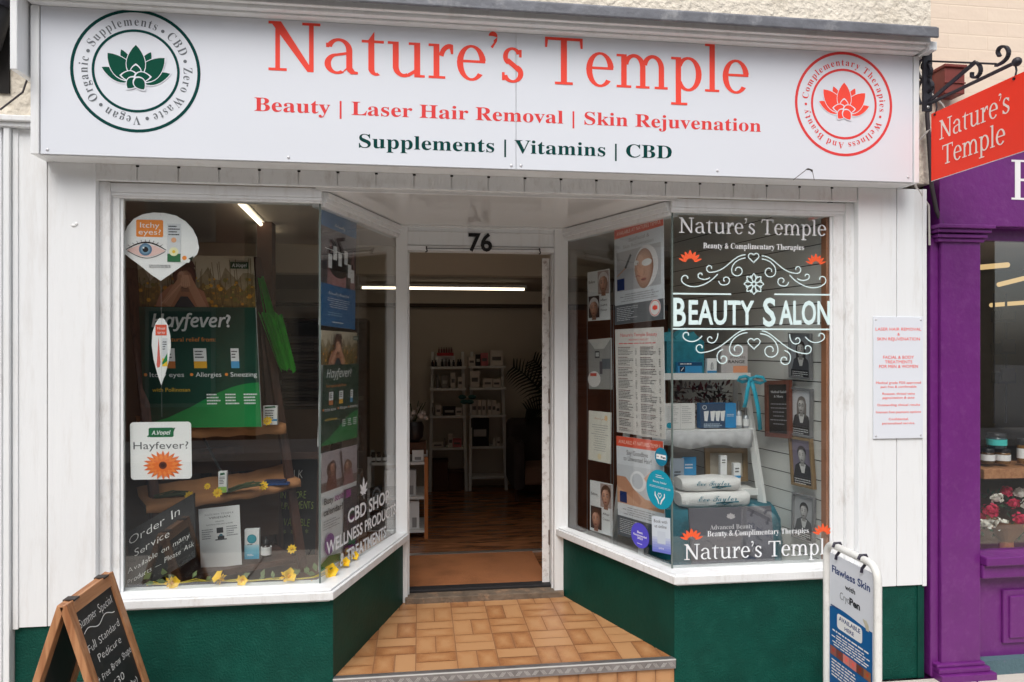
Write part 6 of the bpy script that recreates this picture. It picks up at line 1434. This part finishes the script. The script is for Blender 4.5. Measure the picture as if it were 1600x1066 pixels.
# ================================================================ inside the doorway
m = MB(); m.box(-.10, 1.065, .2, .80, 1.745, .209, pm('coir_mat', (184, 118, 72), .95, var=.25, vscale=5, bump=.8, bscale=220, dirt=(118, 78, 52), dscale=2.5, damt=.5)); tag(m.build('door_mat'), 'brown coir mat filling the floor just inside the doorway', 'mat')
m = MB(); m.box(-.3, 1.745, .2, .9, 1.79, .212, pm('threshold_strip', (200, 198, 194), .3, metal=.8)); tag(m.build('floor_strip'), 'bright metal strip between the coir mat and the wooden floor', 'floor strip')
for a, b, z, lab in (((370, 313), (425, 368), 2.452, 'ceiling tube light running inward in the left window'), ((558, 393), (800, 397), 2.43, 'front tube light across the shop ceiling seen through the doorway'), ((565, 449), (818, 453), 2.215, 'rear tube light across the low shop ceiling')):
    p, q = hit(*a, ZP(z)), hit(*b, ZP(z)); q.z = p.z = z
    if abs(a[0] - b[0]) > 100: q.y = p.y = (p.y + q.y) / 2
    t = thing('tube_light', lab, 'tube light', (p + q) / 2); d = (q - p).normalized()
    m = MB(); m.tube([p, q], .011, TUBE, 10); m.build('tube', t); m = MB(); m.beam(p + Vector((0, 0, .024)) - d * .02, q + Vector((0, 0, .024)) + d * .02, .05, .022, SHELFW); m.build('fitting', t)
def rear_unit(x0p, x1p, rows, foot, label, y=4.02):
    pl = FR(y); a, b = hit(x0p, foot, pl), hit(x1p, foot, pl); t = thing('shelf_unit', label, 'shelf', ((a.x + b.x) / 2, y, .2)); top = hit(x0p, 550, pl).z
    for x, dx in ((a.x, .03), (b.x, -.03)):
        m = MB(); m.beam((x, y - .05, .2), (x + dx, y + .12, top), .028, .03, SHELFW); m.build('upright', t)
    for py in rows:
        z = hit(x0p, py, pl).z; m = MB(); m.box(a.x, y - .02, z - .022, b.x, y + .2, z, SHELFW); m.build('shelf_board', t)
    return a.x, b.x
rowsL, rowsR = (573, 607, 650, 700), (572, 606, 649, 698, 745)
rear_unit(672, 728, rowsL, 761, 'left white open shelf unit against the rear wall'); rear_unit(734, 790, rowsR, 761, 'right white open shelf unit against the rear wall')
DIM = [pr(196, 186, 176), pr(120, 112, 108), pr(60, 52, 50), pr(210, 200, 192), pr(170, 120, 120), pr(90, 96, 104)]
def goods(unit, shelf, items, py):
    for k, (px, w, h, c) in enumerate(items):
        pl = FR(4.03); a, b = hit(px - w / 2, py, pl), hit(px + w / 2, py - h, pl); zb = hit(672 if unit == 'left' else 734, py, FR(4.02)).z + .001
        m = MB(); hh = b.z - a.z; kind = 'bottle' if w <= 5 else 'carton'; q = pr(*c)
        if kind == 'bottle': m.lathe((0 + (a.x + b.x) / 2, 4.06, zb), [((b.x - a.x) / 2, 0), ((b.x - a.x) / 2, hh * .62), ((b.x - a.x) * .28, hh * .7), ((b.x - a.x) * .28, hh)], q, 10)
        else:
            m.box(a.x, 4.03, zb, b.x, 4.10, zb + hh, q); m.box(a.x + .15 * (b.x - a.x), 4.0285, zb + hh * .35, b.x - .15 * (b.x - a.x), 4.031, zb + hh * .6, pr(100, 96, 96) if sum(c) > 400 else pr(180, 176, 172))
        tone = 'pale' if sum(c) > 480 else 'dark' if sum(c) < 250 else 'reddish' if c[0] > c[2] + 40 else 'grey'
        tag(m.build(kind), '%s %s on the %s shelf of the %s rear unit, %s from its left' % (tone, 'small ' + kind, shelf, unit, ORD[k]), kind, 'goods on the rear shelves')
B = (36, 30, 32); P_ = (214, 204, 196); G_ = (130, 124, 122); K = (196, 110, 116)
goods('left', 'top', [(676, 4, 10, B), (681, 4, 10, B), (691, 4, 11, B), (697, 4, 12, (90, 80, 80)), (702, 4, 11, B), (709, 4, 10, B), (716, 4, 11, B), (720, 4, 11, B)], 573)
goods('left', 'second', [(684, 5, 21, G_), (695, 10, 20, G_), (708, 7, 24, P_), (719, 7, 17, P_)], 607)
goods('left', 'third', [(677, 5, 20, G_), (685, 8, 16, P_), (702, 20, 14, B), (717, 11, 12, P_)], 650)
goods('left', 'fourth', [(684, 17, 8, P_), (695, 4, 14, G_), (704, 7, 20, P_), (714, 14, 13, K)], 700)
goods('right', 'top', [(737, 10, 14, P_), (747, 7, 18, B), (757, 11, 20, K), (776, 20, 24, P_)], 572)
goods('right', 'second', [(742, 14, 26, P_), (762, 14, 14, P_), (776, 12, 13, P_)], 606)
goods('right', 'third', [(741, 8, 23, P_), (749, 6, 23, P_), (756, 6, 23, P_), (765, 6, 23, P_), (772, 6, 22, P_), (778, 6, 17, P_)], 649)
goods('right', 'fourth', [(750, 28, 44, (26, 22, 24)), (773, 5, 12, P_), (779, 6, 12, P_)], 698)
m = MB(); a = hit(683, 556, FR(4.05)); m.box(a.x, 4.04, a.z, a.x + .17, 4.1, a.z + .03, pr(180, 50, 56)); m.box(a.x - .02, 4.1, hit(683, 572, FR(4.05)).z, a.x + .19, 4.12, a.z + .0, SHELFW)
tag(m.build('bottle_rack'), 'small red rack above the top shelf of the left rear unit', 'rack')
for i in range(6): m = MB(); m.lathe((a.x + .02 + .026 * i, 4.07, a.z + .031), [(.009, 0), (.009, .035), (.004, .04), (.004, .055)], pr(120, 60, 64), 8); tag(m.build('lipstick_bottle'), 'tiny reddish bottle in the small red rack on the left rear unit', 'bottle', 'tiny bottles in the red rack')
for px, y0, y1, lab in ((688, 722, 758, 'left brown storage box at the foot of the left rear unit'), (713, 739, 758, 'right brown storage box at the foot of the left rear unit')):
    a, b = hit(px - 12, y1, FR(4.05)), hit(px + 12, y0, FR(4.05)); m = MB(); m.box(a.x, 4.05, .202, b.x, 4.2, b.z, pm('brown_box', (92, 60, 44), .8)); m.box(a.x - .004, 4.045, b.z, b.x + .004, 4.2, b.z + .02, pm('brown_box_lid', (76, 50, 38), .8)); tag(m.build('storage_box'), lab, 'box')
m = MB(); RBN = pm('dark_teal_ribbon', (40, 92, 92), .6); c = hit(730, 622, FR(3.95)); [m.ball(c + Vector((dx, 0, dz)), .035, RBN, 6, (1.2, .3, .7)) for dx, dz in ((-.05, .01), (.05, .01), (-.03, -.04), (.03, -.04))]; tag(m.build('dark_bow'), 'dark teal bow between the two rear shelf units', 'bow')
# white rack close to the door on the left
t = thing('white_rack', 'white slatted rack with orange wood leg just inside the doorway on the left', 'shelf', (-.15, 2.3, .2)); y = 2.2
for px in (577, 666):
    a = hit(px, 715, FR(y)); m = MB(); m.box(a.x - .014, y, .2, a.x + .014, y + .04, a.z, pm('orange_wood', (186, 112, 58), .5, var=.15, vscale=8) if px > 600 else SHELFW); m.build('leg', t); m = MB(); m.box(a.x - .014, y + .36, .2, a.x + .014, y + .4, a.z, SHELFW); m.build('leg', t)
for py in (722, 776, 828):
    a, b = hit(577, py, FR(y)), hit(666, py, FR(y)); m = MB(); [m.box(a.x, y + .06 * i, b.z - .02, b.x - .014, y + .06 * i + .045, b.z, SHELFW) for i in range(7)]; m.build('shelf_board', t)
def on_rack(px0, py0, px1, py1, lab, c, name='carton', cat='box', d=.1):
    a, b = hit(px0, py1, FR(2.24)), hit(px1, py0, FR(2.24)); zb = hit(666, py1, FR(2.2)).z + .001; m = MB(); m.box(a.x, 2.24, zb, b.x, 2.24 + d, zb + b.z - a.z, c); m.box(a.x + .02, 2.239, zb + .01, b.x - .02, 2.2405, zb + (b.z - a.z) * .4, pr(150, 150, 150)); tag(m.build(name, bevel=.003), lab, cat)
on_rack(644, 705, 662, 722, 'small white box on the top of the white rack', CARD); on_rack(600, 735, 650, 776, 'large pale carton on the middle of the white rack', pr(200, 200, 200)); on_rack(640, 784, 655, 828, 'white bin on the lowest board of the white rack', CARD, 'bin', 'bin'); on_rack(580, 790, 634, 828, 'grey crate on the lowest board of the white rack', pr(120, 120, 120), 'crate', 'crate')
for k, px in enumerate((583, 592, 601)):
    p = hit(px, 722, FR(2.26)); p.z = hit(666, 722, FR(2.2)).z; m = MB(); m.lathe(p, [(.016, 0), (.018, .003), (.018, .05), (.012, .058)], pm('amber_dark_glass', (40, 28, 22), .15), 12); m.lathe(p, [(.0185, .01), (.0185, .035)], CARD, 12); m.lathe(p, [(.014, .058), (.014, .075)], BLACK, 12); tag(m.build('bottle'), 'small dark bottle on the white rack, %s from the left' % ORD[k], 'bottle', 'small bottles on the white rack')
t = thing('flower_pot', 'dark pot of white flowers on the white rack inside the doorway', 'pot plant', hit(650, 690, FR(2.35))); c = hit(646, 690, FR(2.35))
m = MB(); m.lathe(c, [(.05, 0), (.075, .04), (.085, .12), (.07, .16)], pm('dark_pot', (40, 34, 34), .3), 18); m.box(c.x - .1, c.y - .08, c.z - .09, c.x + .1, c.y + .08, c.z, pm('brown_box', (92, 60, 44), .8)); m.build('pot', t)
m = MB(); r = random.Random(1); [m.ball(c + Vector((r.uniform(-.1, .1), r.uniform(-.06, .06), .19 + r.uniform(-.02, .07))), r.uniform(.016, .026), pm('off_white_bloom', (206, 196, 190), .8), 5) for i in range(16)]; [m.tube([c + Vector((0, 0, .14)), c + Vector((r.uniform(-.1, .1), r.uniform(-.05, .05), r.uniform(.2, .4)))], .003, pm('dark_stem', (62, 76, 44), .6), 5) for i in range(8)]; m.build('blooms', t)
# armchair and palm at the right rear
t = thing('armchair', 'dark upholstered armchair at the right behind the doorway', 'armchair', (1.15, 3.6, .2)); DC = pm('dark_upholstery', (74, 68, 68), .8, var=.2); LC = pm('brown_seat', (150, 118, 98), .8)
pl = FR(3.5); a = hit(800, 760, pl); x0 = a.x
m = MB(); m.box(x0 + .1, 3.45, .34, x0 + .72, 4.0, .52, LC); m.build('seat', t, bevel=.04); m = MB(); m.box(x0, 3.85, .30, x0 + .82, 4.05, .95, DC); m.build('backrest', t, bevel=.06)
for k in (0, 1): m = MB(); m.box(x0 + k * .7, 3.4, .30, x0 + k * .7 + .12, 4.0, .78 if k == 0 else .74, DC); m.build('arm', t, bevel=.05)
for px in (.04, .76): m = MB(); m.tube([(x0 + px, 3.45, .2), (x0 + px, 3.45, .32)], .02, LEGWOOD, 8); m.build('leg', t)
t = thing('palm_plant', 'dark feathery palm in the right rear corner beyond the doorway', 'plant', (1.6, 3.8, .2)); PL = pm('palm_leaf', (30, 38, 28), .6)
m = MB(); m.lathe((1.62, 3.95, .2), [(.13, 0), (.17, .3), (.18, .32)], pm('dark_pot', (40, 34, 34), .3), 16); m.build('pot', t)
for k, (tp, dr) in enumerate((((803, 574), 0), ((834, 563), .1), ((852, 590), .2), ((824, 640), .0), ((900, 560), .3))):
    e = hit(*tp, FR(3.75)); b = Vector((1.62, 3.95, .5)); mid = (b + e) / 2 + Vector((.0, 0, .32)); P = [b * (1 - q) ** 2 + mid * 2 * q * (1 - q) + e * q * q for q in [i / 24 for i in range(25)]]; m = MB(); m.tube(P, .006, PL, 5)
    for i in range(6, 25):
        d = (P[i] - P[i - 1]).normalized(); sd_ = d.cross(Vector((0, -1, .2))).normalized()
        for sg_ in (-1, 1): l = .17 * math.sin(math.pi * (i - 4) / 24) + .04; q = d * .5 + sd_ * sg_; w_ = d * .012; m.add([P[i] - w_, P[i] + q.normalized() * l * .6 - w_ * .6, P[i] + q.normalized() * l + Vector((0, 0, -.03)), P[i] + q.normalized() * l * .6 + w_ * .6, P[i] + w_], [(0, 1, 2, 3, 4)], PL)
    m.build('frond', t)
# dark stock behind the left display
t = thing('stock_shelving', 'dark shelving crammed with stock behind the left window display', 'shelf', (-1.1, 2.4, .2))
m = MB(); BR = pm('dark_stock_wood', (66, 48, 40), .8, var=.2); m.box(-1.78, 2.62, .2, -.42, 2.66, 1.9, BR)
for z in (.5, .85, 1.2, 1.55, 1.88): m.box(-1.78, 2.3, z, -.42, 2.62, z + .025, BR)
for x in (-1.78, -1.1, -.44): m.box(x, 2.3, .2, x + .025, 2.62, 1.9, BR)
m.build('carcass', t)
r = random.Random(12)
for z in (.525, .875, 1.225, 1.575):
    x = -1.74
    while x < -.5:
        w_ = r.uniform(.04, .13); h = r.uniform(.1, .27); y = 2.31 + r.uniform(0, .06); m = MB()
        m.box(x, y, z, x + w_ * .93, 2.6, z + h, pr(*r.choice([(70, 60, 56), (110, 100, 94), (150, 140, 130), (60, 66, 60), (120, 84, 66), (40, 38, 40)]))); m.box(x + .01, y - .001, z + h * .3, x + w_ * .93 - .01, y + .001, z + h * .55, pr(130, 122, 116))
        tag(m.build('stock_box'), 'dim packed box on the dark shelving behind the left window display', 'box', 'stock boxes on the dark shelving'); x += w_
m = MB(); a, b = hit(440, 640, FR(1.9)), hit(497, 525, FR(1.9))
for i in range(24): zz = a.z + (b.z - a.z) * i / 24; m.box(a.x, 1.9, zz, b.x, 2.2, zz + (b.z - a.z) / 24 * .8, pr(96, 88, 84) if i % 3 else pr(60, 54, 52))
m.box(a.x, 1.92, .2, b.x, 2.2, a.z, DARKW); tag(m.build('slatted_screen'), 'dark slatted screen behind the corner of the left window', 'screen')
m = MB(); a = hit(404, 330, FR(1.3)); m.box(a.x - .01, 1.3, .2, a.x + .08, 1.42, 2.47, pm('brown_post', (86, 52, 36), .7)); tag(m.build('timber_post'), 'brown timber post from floor to ceiling behind the left display', 'post')
# back of the right display
m = MB(); m.box(1.05, 1.7, .2, 1.80, 1.74, 1.95, pm('orange_brown_screen', (120, 66, 44), .7, var=.2, vscale=4)); m.box(1.05, 1.69, 1.95, 1.80, 1.75, 1.99, LEGWOOD); tag(m.build('wooden_screen'), 'orange brown wooden screen behind the white ladder shelf', 'screen')
